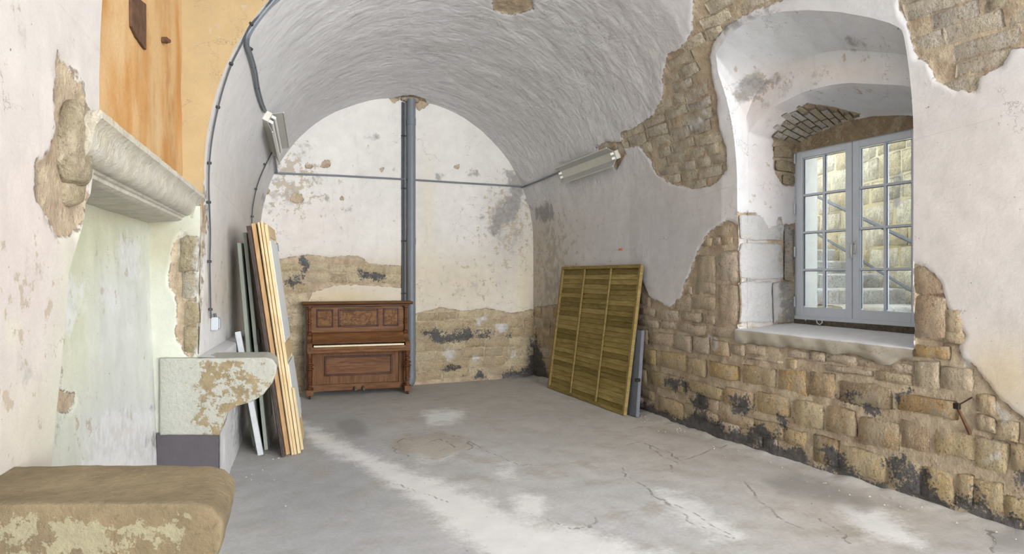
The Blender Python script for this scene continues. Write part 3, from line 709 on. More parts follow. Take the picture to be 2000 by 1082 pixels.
# bare voussoirs under the rear arch
def fV(u, v):      # u: position along arch curve 0..1, v: depth 0..1
    u = np.atleast_1d(u); v = np.atleast_1d(v)
    A = smooth_arc(yz(B2, 4.95), 200); B = smooth_arc(yz(B3, 5.52), 200); t = u*199; P = []
    for k in range(3): P.append(np.interp(t, np.arange(200), A[:, k])*(1-v)+np.interp(t, np.arange(200), B[:, k])*v)
    P = np.stack(P, -1); Nn = np.tile([0.1, 0, -1.0], (len(u), 1)); Nn[:, 1] = (0.5-u)*-0.9
    Nn /= np.linalg.norm(Nn, axis=1)[:, None]; return P, Nn
rv = random.Random(4)
for j in range(11):
    u0 = 0.035+j*0.048
    v = [0.42, 0.30, 0.34, 0.22, 0.26, 0.20, 0.38, 0.5, 0.62, 0.74, 0.84][j]
    while v < 0.97:
        v1 = min(v+rv.uniform(0.2, 0.34), 1.0)
        stone_at(fV, u0, u0+0.042, v+0.008, v1-0.008, wall_right, rv.choice([(186, 184, 178), (176, 168, 150), (196, 192, 184), (168, 156, 134)]), SPEC_J, 0.001, 0.004, name='voussoir', nu=4, nv=4, wob=0.004)
        v = v1
# rough stone lintel between arch and frame
spec_l = dict(tint=(158, 138, 110), st=[], gry=[], dirt=[])
LT = smooth_arc(yz(B3, 5.47), 60); LT[:, 2] += 0.02; LB = LT.copy(); LB[:, 2] = 2.90
M_BROWN = M_STONE
P = LT[None]*(1-np.linspace(0, 1, 10)[:, None, None])+LB[None]*np.linspace(0, 1, 10)[:, None, None]; n0, n1 = P.shape[:2]; P = P.reshape(-1, 3); ft, tint = feature(P, spec_l); P[:, 0] += 0.02*fbm(P, 5, 4, 2)
i = np.arange(n0*n1).reshape(n0, n1); F = np.stack([i[:-1, :-1], i[:-1, 1:], i[1:, 1:], i[1:, :-1]], -1).reshape(-1, 4)
link('lintel', mesh_np('lintel', P, F, attrs={k: ft[k] for k in ('wht', 'gry', 'tar')}, tint=tint), M_STONE, wall_right)

# sill slab of mortar with a broken front
def sill():
    ny, nx = 90, 16
    ys = np.linspace(5.09, 3.28, ny); V = []; 
    prof = []
    for j, y in enumerate(ys):
        drop = 0.105+0.05*float(fbm(np.array([[y, 3.3, 0]]), 5, 4, 3)[0])+(0.04*max(0, 1-abs(y-3.5)/0.15))
        f = 4.812+0.006*math.sin(y*17); zt = 1.152-0.012*(5.08-y)
        row = [(5.58, zt+0.05), (5.3, zt+0.035), (5.0, zt+0.01), (f+0.02, zt), (f+0.004, zt-0.008), (f, zt-0.03), (f+0.002, zt-drop*0.6), (f+0.008, zt-drop), (f+0.06, zt-drop-0.01)]
        V += [(a+0.003*math.sin(y*31+k), y, b) for k, (a, b) in enumerate(row)]
    m = len(row); i = np.arange(ny*m).reshape(ny, m)
    F = np.stack([i[:-1, :-1], i[:-1, 1:], i[1:, 1:], i[1:, :-1]], -1).reshape(-1, 4)
    P = np.array(V); P[:, 2] += 0.003*fbm(P, 7, 3, 1)
    return P, F
P, F = sill()
sp = dict(tint=(168, 160, 144), blobs=[], gry=[], st=[], dirt0=.25)
ft, tint = feature(P, sp)
top = (np.arange(len(P)) % 9) <= 3; tint[top] = lin((222, 226, 230)); ft['wht'] = np.where(top, 0.5, -0.5)
link('window_sill', mesh_np('window_sill', P, F, attrs=ft, tint=tint), M_WALL, wall_right)

# ------------------------------------------------------------------ mesh builder for made things
class MB:
    def __init__(s): s.bm = bmesh.new()
    def box(s, a, b, bev=0.0, seg=1, M=None):
        c = [(a[k]+b[k])/2 for k in range(3)]; d = [abs(b[k]-a[k]) for k in range(3)]
        r = bmesh.ops.create_cube(s.bm, size=1.0, matrix=Matrix.Translation(c) @ Matrix.Diagonal((*d, 1)))
        vs = r['verts']
        if bev > 0:
            es = list({e for v in vs for e in v.link_edges})
            rb = bmesh.ops.bevel(s.bm, geom=es, offset=bev, segments=seg, affect='EDGES', profile=0.5)
            vs = rb['verts']
            vs = list({v for f in rb['faces'] for v in f.verts} | {v for v in vs})
        if M is not None:
            allv = set(vs)
            stack = list(allv)
            while stack:
                v = stack.pop()
                for e in v.link_edges:
                    o = e.other_vert(v)
                    if o not in allv: allv.add(o); stack.append(o)
            for v in allv: v.co = M @ v.co
        return s
    def tube(s, pts, r, n=10, cap=True):
        pts = [Vector(p) for p in pts]; rs = r if isinstance(r, (list, tuple)) else [r]*len(pts)
        rings = []; up = None
        for k, p in enumerate(pts):
            d = (pts[min(k+1, len(pts)-1)]-pts[max(k-1, 0)]).normalized()
            if up is None or abs(up.dot(d)) > 0.95: up = Vector((0, 0, 1)) if abs(d.z) < 0.9 else Vector((1, 0, 0))
            x = d.cross(up).normalized(); y = x.cross(d).normalized(); up = y
            rings.append([s.bm.verts.new(p+(x*math.cos(2*PI*j/n)+y*math.sin(2*PI*j/n))*rs[k]) for j in range(n)])
        for A, B in zip(rings[:-1], rings[1:]):
            for j in range(n): s.bm.faces.new((A[j], A[(j+1) % n], B[(j+1) % n], B[j]))
        if cap: s.bm.faces.new(rings[0][::-1]); s.bm.faces.new(rings[-1])
        return s
    def lathe(s, prof, c, n=20):
        """prof: (radius, z) list, bottom to top"""
        rings = [[s.bm.verts.new((c[0]+r*math.cos(2*PI*j/n), c[1]+r*math.sin(2*PI*j/n), c[2]+z)) for j in range(n)] for r, z in prof]
        for A, B in zip(rings[:-1], rings[1:]):
            for j in range(n): s.bm.faces.new((A[j], A[(j+1) % n], B[(j+1) % n], B[j]))
        s.bm.faces.new(rings[0][::-1]); s.bm.faces.new(rings[-1]); return s
    def prism(s, outline, vec, bev=0.0):
        """outline: 3-D points of a planar polygon, extruded along vec"""
        A = [s.bm.verts.new(p) for p in outline]; B = [s.bm.verts.new(Vector(p)+Vector(vec)) for p in outline]
        n = len(A); fs = [s.bm.faces.new(A[::-1]), s.bm.faces.new(B)]
        for j in range(n): fs.append(s.bm.faces.new((A[j], A[(j+1) % n], B[(j+1) % n], B[j])))
        bmesh.ops.recalc_face_normals(s.bm, faces=fs)
        if bev: bmesh.ops.bevel(s.bm, geom=list({e for f in fs for e in f.edges}), offset=bev, segments=2, affect='EDGES')
        return s
    def done(s, name, mat, parent=None, smooth=False, loc=None):
        bmesh.ops.recalc_face_normals(s.bm, faces=s.bm.faces[:])
        me = bpy.data.meshes.new(name); s.bm.to_mesh(me); s.bm.free()
        if smooth:
            me.polygons.foreach_set('use_smooth', np.full(len(me.polygons), True))
            try: me.set_sharp_from_angle(angle=math.radians(38))
            except Exception: pass
        return link(name, me, mat, parent, loc)

# ------------------------------------------------------------------ window
M_FRAME = plain('grey_painted_window_frame', (196, 203, 212), 0.42, var=0.02)
M_CHROME = plain('satin_metal', (200, 200, 198), 0.3, 0.9, var=0.03)
k = N('window_glass', 0.02)
tr = k.node('ShaderNodeBsdfTransparent'); gl = k.node('ShaderNodeBsdfGlossy'); gl.inputs['Roughness'].default_value = 0.02
fr_ = k.node('ShaderNodeFresnel'); fr_.inputs[0].default_value = 1.45
mx = k.node('ShaderNodeMixShader'); k.t.links.new(fr_.outputs[0], mx.inputs[0]); k.t.links.new(tr.outputs[0], mx.inputs[1]); k.t.links.new(gl.outputs[0], mx.inputs[2])
tr.inputs[0].default_value = (0.95, 0.97, 0.97, 1)
k.t.links.new(mx.outputs[0], k.out.inputs['Surface']); M_GLASS = k.m
WX = 5.50; YL, YR, YM = 4.984, 3.656, 4.32; ZB, ZT = 1.243, 2.94
window = empty('window_1', (WX, YM, ZB), kind='structure')
def wpart(name, boxes, mat, parent, bev=0.004):
    m = MB()
    for a_, b_ in boxes: m.box(a_, b_, bev)
    o = m.done(name, mat, parent)
    if parent is not None:
        o.matrix_parent_inverse = Matrix.Translation(-(parent.matrix_world.translation if parent.parent is None else Vector((WX, YM, ZB)))) if parent is window else Matrix.Identity(4)
    return o
bpy.context.view_layer.update()
fw = 0.035
wpart('window_frame', [((WX, YR, ZB), (WX+0.09, YR+fw, ZT)), ((WX, YL-fw, ZB), (WX+0.09, YL, ZT)), ((WX, YR+fw, ZT-fw), (WX+0.09, YL-fw, ZT)), ((WX-0.012, YR-0.0, ZB-0.005), (WX+0.11, YL, ZB+0.035))], M_FRAME, window)
for ya, yb, side in ((YM+0.004, YL-fw+0.004, 1), (YR+fw-0.004, YM-0.004, -1)):
    x0, x1 = WX-0.014, WX+0.045
    st = 0.066; tr_, br = 0.075, 0.088; zt, zb = ZT-fw+0.006, ZB+0.03
    sash = wpart('sash', [((x0, ya, zb), (x1, ya+st, zt)), ((x0, yb-st, zb), (x1, yb, zt)), ((x0, ya+st, zt-tr_), (x1, yb-st, zt)), ((x0, ya+st, zb), (x1, yb-st, zb+br))], M_FRAME, window)
    g0, g1, h0, h1 = ya+st, yb-st, zb+br, zt-tr_
    ym = (g0+g1)/2; mw = 0.011
    mb = MB(); mb.box((x0+0.008, ym-mw, h0), (x1-0.006, ym+mw, h1), 0.003)
    o = mb.done('muntin', M_FRAME, sash)
    for q_ in range(1, 4):
        z = h0+(h1-h0)*q_/4
        MB().box((x0+0.01, g0, z-mw), (x1-0.008, g1, z+mw), 0.003).done('muntin', M_FRAME, sash)
    for a_ in range(2):
        for q_ in range(4):
            za, zc = h0+(h1-h0)*q_/4, h0+(h1-h0)*(q_+1)/4; yy0, yy1 = (g0, ym) if a_ == 0 else (ym, g1)
            MB().box((x0+0.028, yy0, za), (x0+0.032, yy1, zc)).done('pane', M_GLASS, sash)
            # black sealing strip round each pane
            mb = MB()
            for bx in (((x0+0.022, yy0+mw-0.001, za+mw), (x0+0.028, yy0+mw+0.004, zc-mw)), ((x0+0.022, yy1-mw-0.004, za+mw), (x0+0.028, yy1-mw+0.001, zc-mw)), ((x0+0.022, yy0+mw, zc-mw-0.004), (x0+0.028, yy1-mw, zc-mw+0.001))): mb.box(*bx)
            mb.done('glazing_seal', M_BLACK, sash)
    if side == 1:
        for z in (ZB+0.12, ZB+0.62, ZB+1.05, ZB+1.55): MB().tube([(x0-0.004, YL-0.012, z), (x0-0.004, YL-0.012, z+0.10)], 0.008).done('hinge', M_FRAME, sash)
    else:
        hz = 1.93; hy = YM-0.028
        m = MB(); m.box((x0-0.008, hy-0.014, hz-0.06), (x0+0.001, hy+0.014, hz+0.06), 0.004); m.tube([(x0-0.006, hy, hz+0.03), (x0-0.03, hy, hz+0.035), (x0-0.045, hy, hz+0.02), (x0-0.048, hy, hz-0.04), (x0-0.043, hy, hz-0.09), (x0-0.03, hy, hz-0.105)], [0.008, 0.009, 0.01, 0.009, 0.009, 0.007], 10)
        m.done('window_handle', M_CHROME, sash, smooth=True)
for o in window.children:
    o.matrix_parent_inverse = Matrix.Translation(Vector((-WX, -YM, -ZB)))
    for c_ in o.children: c_.matrix_parent_inverse = Matrix.Identity(4)
# foam seal round frame, dirt under it
M_FOAM = plain('green_grey_foam', (150, 158, 140), 0.9, var=0.2, nscale=40, bump=0.5)
m = MB(); m.tube([(WX+0.02, YL+0.004, ZB+z) for z in np.linspace(0, 1.69, 40)], [0.014+0.005*math.sin(k*2.3) for k in range(40)], 6)
m.tube([(WX+0.0, y, ZT+0.004) for y in np.linspace(YL, YR, 40)], [0.009+0.004*math.sin(k*1.7) for k in range(40)], 6)
o = m.done('foam_seal', M_FOAM, window); o.matrix_parent_inverse = Matrix.Translation(Vector((-WX, -YM, -ZB)))
M_EARTH = plain('dark_crumbled_mortar', (86, 80, 70), 0.95, var=0.4, nscale=30, bump=0.8)
P_, _n = [], 70
m = MB()
for y in np.linspace(YL, YR, 70): pass
m.box((WX-0.01, YR, 1.16), (WX+0.12, YL, ZB)); m.done('mortar_bed', M_EARTH, wall_right)
# coil of cable below the window
o = MB().tube([at_x(x, y, WX-0.06) for x, y in [(1573, 626), (1576, 622), (1588, 624), (1594, 622), (1596, 631), (1601, 634), (1606, 630), (1605, 625)]], 0.005, 6).done('window_cord', plain('white_cord', (206, 206, 204), 0.5), None, smooth=True)
tag(o, 'short white cord lying curled on the sill under the window', 'cord')

# ------------------------------------------------------------------ courtyard outside
def camL(L, D, z): return (FX*D+RX*L, FY*D+RY*L, z)
M_GROUND = plain('courtyard_gravel', (176, 170, 160), 0.95, var=0.15, nscale=4, bump=0.4)
SPEC_O = dict(tint=(216, 200, 160), blobs=[(1700, 300, 60, 40, (232, 222, 196), .7), (1640, 420, 60, 60, (210, 190, 140), .6), (1740, 470, 40, 60, (196, 176, 118), .6), (1600, 330, 40, 40, (226, 212, 180), .6)],
              gry=[[(1745, 340), (1762, 325), (1772, 350), (1766, 400), (1750, 420), (1740, 400)]], dirt0=0.12, st=[])
us = np.arange(6.2, 15.0, 0.05); vs = np.arange(1.0, 7.2, 0.05)
U, V = np.meshgrid(us, vs, indexing='ij'); L0 = 4.42
nrm = -np.array([RX, RY, 0.0])
P = np.stack([FX*U.ravel()+RX*L0, FY*U.ravel()+RY*L0, V.ravel()], -1)
ft, tint = feature(P, SPEC_O)
zc = V.ravel(); row = np.floor(zc/0.27+0.4*fbm(P*[1, 1, 0], .8, 2, 1)); 
P = P+nrm*(0.004*fbm(P, 6, 4, 3))[:, None]
n0, n1 = len(us), len(vs); i = np.arange(n0*n1).reshape(n0, n1); F = np.stack([i[:-1, :-1], i[:-1, 1:], i[1:, 1:], i[1:, :-1]], -1).reshape(-1, 4)
court_wall = tag(link('wall_courtyard', mesh_np('wall_courtyard', P, F, attrs=ft, tint=tint), M_WALL), kind='structure')
def fO(u, v): return np.stack([FX*u+RX*L0, FY*u+RY*L0, v], -1), np.tile(nrm, (len(np.atleast_1d(u)), 1))
SPEC_O2 = dict(SPEC_O); SPEC_O2['st'] = [[(1500, 100), (1850, 100), (1850, 700), (1500, 700)]]
ne = fill_courses(fO, 6.6, 13.0, 1.3, 5.6, (0.22, 0.3), (0.35, 0.75), court_wall, SPEC_O2, [(230, 218, 184), (222, 206, 166), (234, 224, 196), (216, 198, 156), (226, 214, 184)], 0.014, 260, (), seed=31, rough=0.008)
P = np.array([(5.62, -2, 1.12), (17, -2, 1.12), (17, 16, 1.12), (5.62, 16, 1.12)]); ft, tint = feature(P, SPEC_O)
tag(link('ground', mesh_np('ground', P, [[0, 1, 2, 3]], smooth=False), M_GROUND), kind='structure')
# outer face and outer jamb of the building wall
P = np.array([(5.64, 5.0, 1.1), (5.95, 5.10, 1.1), (5.95, 5.10, 3.3), (5.64, 5.0, 3.3), (5.95, 9.0, 1.1), (5.95, 9.0, 5.5), (5.95, 5.10, 5.5)])
so = dict(tint=(206, 206, 204), st=[], wht=[[(1560, 280), (1600, 280), (1600, 620), (1560, 620)]], gry=[])
ft, tint = feature(P, so)
tag(link('wall_outer', mesh_np('wall_outer', P, [[0, 1, 2, 3], [1, 4, 5, 6]], smooth=False, attrs=ft, tint=tint), M_WALL), kind='structure')
P = np.array([(5.64, 3.64, 1.1), (5.95, 3.54, 1.1), (5.95, 3.54, 3.3), (5.64, 3.64, 3.3), (5.95, 0, 1.1), (5.95, 0, 5.5), (5.95, 3.54, 5.5), (5.64, 5.0, 3.05), (5.95, 5.1, 3.3), (5.95, 5.1, 5.5), (5.64, 3.6, 3.05)])
ft, tint = feature(P, so)
tag(link('wall_outer', mesh_np('wall_outer', P, [[3, 2, 1, 0], [1, 2, 6, 4], [4, 6, 5, 5][:4], [7, 10, 3, 8], [8, 9, 6, 2]][:2]+[[7, 8, 2, 10], [8, 9, 6, 2]], smooth=False, attrs=ft, tint=tint), M_WALL), kind='structure')
# lid over wall thickness so no sky leaks in
M_STEP = M_STONE
stair = empty('stone_staircase', camL(3.8, 7.2, 1.12), label='worn pale stone steps climbing outside the window beside the ochre wall', cat='staircase')
inv = Matrix.Translation(-Vector(camL(3.8, 7.2, 1.12)))
for j in range(12):
    D0 = 7.0+0.55*j; zt_ = 1.36+0.17*j
    # left end starts clear of the building
    Lb = (6.05-FX*D0)/RX
    L = Lb; blk = 0; rj_ = random.Random(j)
    while L < 4.36:
        L2 = min(L+rj_.uniform(0.45, 0.8), 4.36)
        if 4.36-L2 < 0.15: L2 = 4.36
        nu, nv = 7, 8
        # block profile: back-top -> nosing -> riser foot
        prof = [(0.62, 0), (0.3, 0.002), (0.05, -0.004), (0.01, -0.012), (0.0, -0.03), (0.004, -0.10), (0.008, -0.19)]
        Ls = np.linspace(L+0.004, L2-0.004, 8)
        V_ = np.array([[camL(l, D0+a, zt_+b) for l in Ls] for a, b in prof]); sh = V_.shape; V_ = V_.reshape(-1, 3); V_ = V_+0.01*np.stack([fbm(V_, 5, 3, 5), fbm(V_, 5, 3, 6), 0.7*fbm(V_, 5, 3, 7)], -1)
        # close the ends and underside
        i = np.arange(sh[0]*sh[1]).reshape(sh[0], sh[1]); F = np.stack([i[:-1, :-1], i[:-1, 1:], i[1:, 1:], i[1:, :-1]], -1).reshape(-1, 4)
        ft, tint = feature(V_, dict(tint=rj_.choice([(214, 216, 218), (202, 204, 206), (222, 222, 220), (208, 206, 200)])))
        o = link('step_stone', mesh_np('step_stone', V_-np.array(camL(3.8, 7.2, 1.12)), F, attrs={k_: ft[k_] for k_ in ('wht', 'gry', 'tar')}, tint=tint), M_STONE, stair)
        L = L2
M_RAIL = plain('grey_iron_rail', (82, 88, 94), 0.6)
rail = empty('iron_handrail', camL(4.25, 7.6, 1.3), label='grey iron handrail with two sloping bars beside the outside steps', cat='handrail')
inv = -Vector(camL(4.25, 7.6, 1.3))
def rl(a_, b_): return [Vector(camL(4.25, D, 2.03+0.333*(D-7.25)+a_))+inv for D in np.linspace(6.4, 12.4, 8)]
MB().tube(rl(0, 0), 0.022, 8).done('top_bar', M_RAIL, rail, smooth=True)
MB().tube(rl(-0.52, 0), 0.016, 8).done('lower_bar', M_RAIL, rail, smooth=True)
for D in (9.3, 6.6): MB().tube([Vector(camL(4.25, D, 2.03+0.333*(D-7.25)-1.0))+inv, Vector(camL(4.25, D, 2.05+0.333*(D-7.25)))+inv], 0.018, 8).done('post', M_RAIL, rail, smooth=True)

# ------------------------------------------------------------------ fireplace
fire = empty('fireplace', (0.0, 4.5, 0), label='old stone fireplace with moulded mantel, bare ochre hood and two projecting corbels', cat='fireplace')
FO = np.array([0.0, 4.5, 0])
def fmesh(name, P, F, spec, lump=0.004, mat=None, parent=fire, st_only=False, nrm=None, F3=None):
    P = np.asarray(P, float); ft, tint = feature(P, spec)
    if nrm is not None:
        m_ = np.clip((ft['st']+0.02*fbm(P, 8, 3, 3))/0.012+.5, 0, 1); P = P+np.asarray(nrm)*(lump*fbm(P, 3.5, 4, 5)-0.016*m_+0.012*m_*fbm(P, 10, 3, 1))[:, None]
    if st_only: ft = {k_: ft[k_] for k_ in ('wht', 'gry', 'tar')}
    return link(name, mesh_np(name, P-FO, F, F3, attrs=ft, tint=tint), mat or M_WALL, parent)
def gridF(n0, n1, flip=False):
    i = np.arange(n0*n1).reshape(n0, n1); F = np.stack([i[:-1, :-1], i[1:, :-1], i[1:, 1:], i[:-1, 1:]], -1).reshape(-1, 4)
    return F[:, ::-1] if flip else F
# fireback: leaning plaster wall
SPEC_FB = dict(tint=(206, 208, 200),
    blobs=[(140, 600, 60, 200, (198, 200, 170), .85), (200, 460, 90, 70, (196, 197, 166), .85), (250, 420, 90, 20, (190, 182, 152), .7), (130, 850, 40, 80, (206, 210, 190), .7), (240, 640, 60, 120, (214, 218, 214), .7), (250, 850, 90, 60, (208, 210, 214), .8)],
    st=[], wht=[[(228, 458), (262, 462), (276, 490), (270, 540), (258, 556), (246, 530), (232, 505)], [(198, 548), (222, 548), (232, 600), (218, 612), (205, 585)], [(128, 535), (150, 530), (166, 560), (164, 610), (140, 680), (126, 640), (120, 580)],
         [(145, 925), (165, 870), (190, 810), (230, 796), (275, 800), (310, 770), (325, 930)]],
    gry=[[(292, 862), (306, 850), (312, 872), (296, 880)], [(285, 800), (310, 780), (312, 800)]], dirt0=.1, dirt=[(240, 860, 80, 50, .9)])
SPEC_FB['dirt'] += [(250, 505, 30, 50, .5), (210, 580, 22, 30, .5), (140, 610, 30, 60, .6)]
SPEC_FB['st'] = [[(100, 720), (118, 715), (122, 760), (145, 770), (148, 785), (135, 808), (112, 800), (98, 770)]]
nY, nZ = 150, 100
Yg, Zg = np.meshgrid(np.linspace(2.85, 6.12, nY), np.linspace(-0.02, 2.2, nZ), indexing='ij')
Xg = -0.206+0.165*(Yg-5.85)-0.045*Zg
fmesh('fireback', np.stack([Xg.ravel(), Yg.ravel(), Zg.ravel()], -1), gridF(nY, nZ), SPEC_FB, 0.01, nrm=(1, -0.16, 0))
# far jamb
SPEC_FJ = dict(tint=(200, 202, 188),
    blobs=[(345, 700, 40, 120, (202, 206, 192), .7), (300, 480, 26, 60, (180, 176, 152), .7), (345, 480, 40, 50, (170, 162, 130), .6), (300, 430, 30, 20, (176, 166, 138), .6)],
    st=[[(340, 470), (356, 455), (375, 480), (380, 560), (385, 640), (376, 700), (362, 690), (345, 660), (345, 590), (330, 560), (328, 540)]],
    gry=[[(312, 854), (432, 854), (432, 960), (312, 960)]], wht=[[(355, 440), (372, 445), (362, 480), (350, 500), (345, 470)]], dirt0=.15)
def jambF(u, z):   # u 0 at the room side, 1 at the fireback
    P0 = at(396, 541, 5.2); sl = 0.0
    xin = -0.206+0.0-0.045*z
    P1 = at(312, 541, 5.25)
    return None
nU, nZ = 36, 110
Ug, Zg = np.meshgrid(np.linspace(0, 1, nU), np.linspace(-0.02, 2.2, nZ), indexing='ij')
A_ = np.stack([np.interp(Zg.ravel(), [0, 1.0, 2.1], [0.055, 0.055, 0.075]), np.full(Zg.size, 5.71), Zg.ravel()], -1)
lo = np.interp(Zg.ravel(), [0, 0.8, 1.3, 1.8, 2.1], [0, 0, .015, .04, .05])
B_ = np.stack([-0.206-0.16-lo, 5.93+0*lo, Zg.ravel()], -1)
B_[:, 1] += 0.05*lo/0.05
t = Ug.ravel()[:, None]; P = A_*(1-t)+B_*t
fmesh('far_jamb', P, gridF(nU, nZ, True), SPEC_FJ, 0.012, nrm=(-0.3, -0.95, 0))
# near jamb, rounded, facing away
en = np.array(NEARE[:6]); zz_ = np.linspace(0.0, 2.2, 60); ye = np.interp(zz_, en[:, 1], en[:, 0])
ye = ye-0.006; xe = surf_any(np.stack([ye, zz_], -1), 'L')[:, 0]-0.002
tt = np.linspace(0, 1, 14); P = []
for a_ in tt:
    ang = a_*PI/2
    yb_ = ye+0.10*math.sin(ang); xb_ = xe+(-0.206+0.165*(ye+0.1-5.85)-0.045*zz_-xe)*(1-math.cos(ang))
    P += [(xb_[j], yb_[j], zz_[j]) for j in range(60)]
SPEC_NJ = dict(tint=(200, 200, 180), st=[], dirt0=.1)
fmesh('near_jamb', P, gridF(14, 60), SPEC_NJ, 0.006, nrm=(0.3, 0.95, 0))
# hood: bare ochre plaster panel and its return
k = N('ochre_bare_plaster', 0.9)
n1 = k.noise(1.6, 5, 0.5); n2 = k.noise(4, 7, 0.6, vec=k.map(k.pos(), (1, 1, 0.7))); n3 = k.noise(50, 5)
c = k.mix(k.ramp(k.noise(2.2, 5, 0.5, vec=k.map(k.pos(), (1.0, 1.0, 0.4))), 0.4, 0.6), lin((192, 140, 78)), lin((208, 172, 122)))
c = k.mix(k.ramp(n2, 0.5, 0.7, 0, 0.55), c, lin((176, 122, 66)))
c = k.mix(k.ramp(n1, 0.52, 0.7, 0, 0.5), c, lin((212, 182, 138)))
c = k.scale(c, k.lramp(n3, 0.3, 0.7, 0.92, 1.06))
c = k.mix(k.ramp(k.noise(14, 6, 0.7), 0.7, 0.73, 0, 0.6), c, lin((120, 84, 52)))
M_OCHRE = k.done(c, normal=k.bump(k.math('ADD', n3, k.noise(12, 5)), 0.25, 0.012))
nY, nZ = 60, 50
Yg, Zg = np.meshgrid(np.linspace(3.40, 5.99, nY), np.linspace(2.16, 4.65, nZ), indexing='ij')
Xg = -0.055+0.165*(Yg-5.95)
P = np.stack([Xg.ravel(), Yg.ravel(), Zg.ravel()], -1)
hood = fmesh('hood_panel', P, gridF(nY, nZ), dict(tint=(200, 160, 100)), 0.012, mat=M_OCHRE, nrm=(1, 0, 0))
def cheek(name, edge_y, zlo, tint, lab=None, sgn=1):
    sv = np.linspace(2.12, 4.52, 180); ey = np.full(180, edge_y+0.002) if sgn < 0 else np.interp(sv, [2.1, 2.3, 4.5], [3.42, 3.5, 3.53])-0.006; Pe = surf_any(np.stack([ey, sv], -1), 'L'); Pe += (np.array([0.006, 0, -0.003]) if sgn < 0 else np.array([-0.002, 0, 0]))
    xi = -0.055+0.165*(edge_y-5.95)-0.03
    t = np.linspace(0, 1, 16)[:, None, None]; Pi = Pe.copy(); Pi[:, 0] = xi
    P = (Pe[None]*(1-t)+Pi[None]*t).reshape(-1, 3)
    return fmesh(name, P, gridF(16, 180, sgn < 0), dict(tint=tint, dirt0=0.2, st=[]), 0.0)
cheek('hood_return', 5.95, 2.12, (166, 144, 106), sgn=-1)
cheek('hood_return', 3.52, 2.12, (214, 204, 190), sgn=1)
Pe, Nn = shell(np.linspace(3.5, 5.97, 40), np.full(40, 4.5), 'L'); Pi = Pe.copy(); Pi[:, 0] = -0.5; Pi[:, 2] += 0.02
fmesh('hood_cap', np.concatenate([Pe, Pi]), gridF(2, 40), dict(tint=(205, 195, 180)), 0)
# rusty plate and rusty stub on the hood
M_RUST = plain('rusty_iron', (98, 72, 54), 0.85, 0.2, var=0.35, nscale=18, bump=0.5)
def hoodpt(x, y, off=0.0):
    r = ray(x, y); # X - 0.165*Y = c
    c = -0.055-0.165*5.95+off; t = c/(r[0]-0.165*r[1]); return np.array([0, 0, CH])+r*t
pl = [Vector(hoodpt(x, y, 0.018)-FO) for x, y in [(258, -14), (286, 8), (286, 98), (268, 74), (258, 52)]]
MB().prism(pl, (-0.014, 0, 0), 0.002).done('rusty_plate', M_RUST, hood)
a_ = hoodpt(316, 78, 0.0)-FO
MB().tube([a_, a_+np.array([0.03, -0.004, 0]), a_+np.array([0.034, -0.02, -0.006]), a_+np.array([0.05, -0.03, -0.01])], [0.02, 0.024, 0.017, 0.013], 9).done('rusty_stub', M_RUST, hood, smooth=True)

def corbel_mat():
    k = N('flaking_painted_stone', 0.9)
    n2 = k.noise(9, 8, 0.65); n3 = k.noise(40, 6, 0.65); n1 = k.noise(2.5, 4); n4 = k.math('MULTIPLY_ADD', k.noise(15, 6, 0.72), 0.6, k.math('MULTIPLY', k.noise(5.5, 5, 0.7), 0.4))
    c = k.scale(k.attr('tint', True), k.lramp(n2, 0.28, 0.72, 0.72, 1.15))
    c = k.mix(k.ramp(n3, 0.55, 0.7, 0, 0.6), c, k.scale(k.attr('tint', True), 0.5))
    g = k.node('ShaderNodeNewGeometry'); sx = k.node('ShaderNodeSeparateXYZ'); k.put(sx.inputs[0], g.outputs['Normal'])
    fl = k.math('ADD', n4, k.math('MULTIPLY', k.attr('dirt'), 1.0)); flm = k.ramp(fl, 0.515, 0.535, 0, 0.8)
    c = k.mix(flm, c, k.scale(k.attr('paint', True), k.lramp(n3, 0.3, 0.7, 0.85, 1.05)))
    h = k.math('ADD', n3, k.math('MULTIPLY', n2, 1.2)); h = k.math('ADD', h, k.math('MULTIPLY', flm, 0.15))
    return k.done(c, normal=k.bump(h, 0.55, 0.018))
M_CORB = corbel_mat()
def addpaint(o, rgb):
    me = o.data; a_ = me.attributes.new('paint', 'FLOAT_VECTOR', 'POINT'); a_.data.foreach_set('vector', np.tile(lin(rgb), (len(me.vertices), 1)).astype(np.float32).ravel())
# mantel: moulded stone, profile swept along the chimney
prof = [(-0.48, 2.31), (-0.2, 2.315), (-0.01, 2.312), (0.0, 2.305), (0.002, 2.272), (-0.012, 2.266), (-0.030, 2.245), (-0.038, 2.22), (-0.040, 2.195), (-0.046, 2.168), (-0.062, 2.144), (-0.088, 2.128), (-0.112, 2.124), (-0.122, 2.128), (-0.124, 2.114), (-0.138, 2.112), (-0.140, 2.094), (-0.158, 2.090), (-0.17, 2.085), (-0.3, 2.078), (-0.5, 2.07)]
prof = resample(prof, 70)
NL = 160
P = []
a0 = np.array([-0.307, 3.075]); a1 = np.array([0.109, 5.90]); dr = (a1-a0)/np.linalg.norm(a1-a0); pn = np.array([dr[1], -dr[0]])
Lt = np.linalg.norm(a1-a0)
for j, t in enumerate(np.linspace(0, 1, NL)):
    for u, z in prof:
        # the far end is cut back under the moulding, the near end runs into the wall
        e = t*Lt+(0.35*(-u) if t > 0.98 else 0)+(0.9*min(-u, 0.17)*(1-t)**30)
        q2 = a0+dr*e+pn*u; P.append((q2[0], q2[1], z))
P = np.array(P); SPEC_M = dict(tint=(204, 198, 182), blobs=[(230, 260, 70, 60, (190, 180, 156), .6)], st=[])
rough_ = 0.003*fbm(P, 9, 4, 2)+0.002*fbm(P, 30, 2, 3)
P[:, 0] += rough_; P[:, 2] += 0.5*rough_+0.004*fbm(P, 2, 2, 8)
F = gridF(NL, 70)
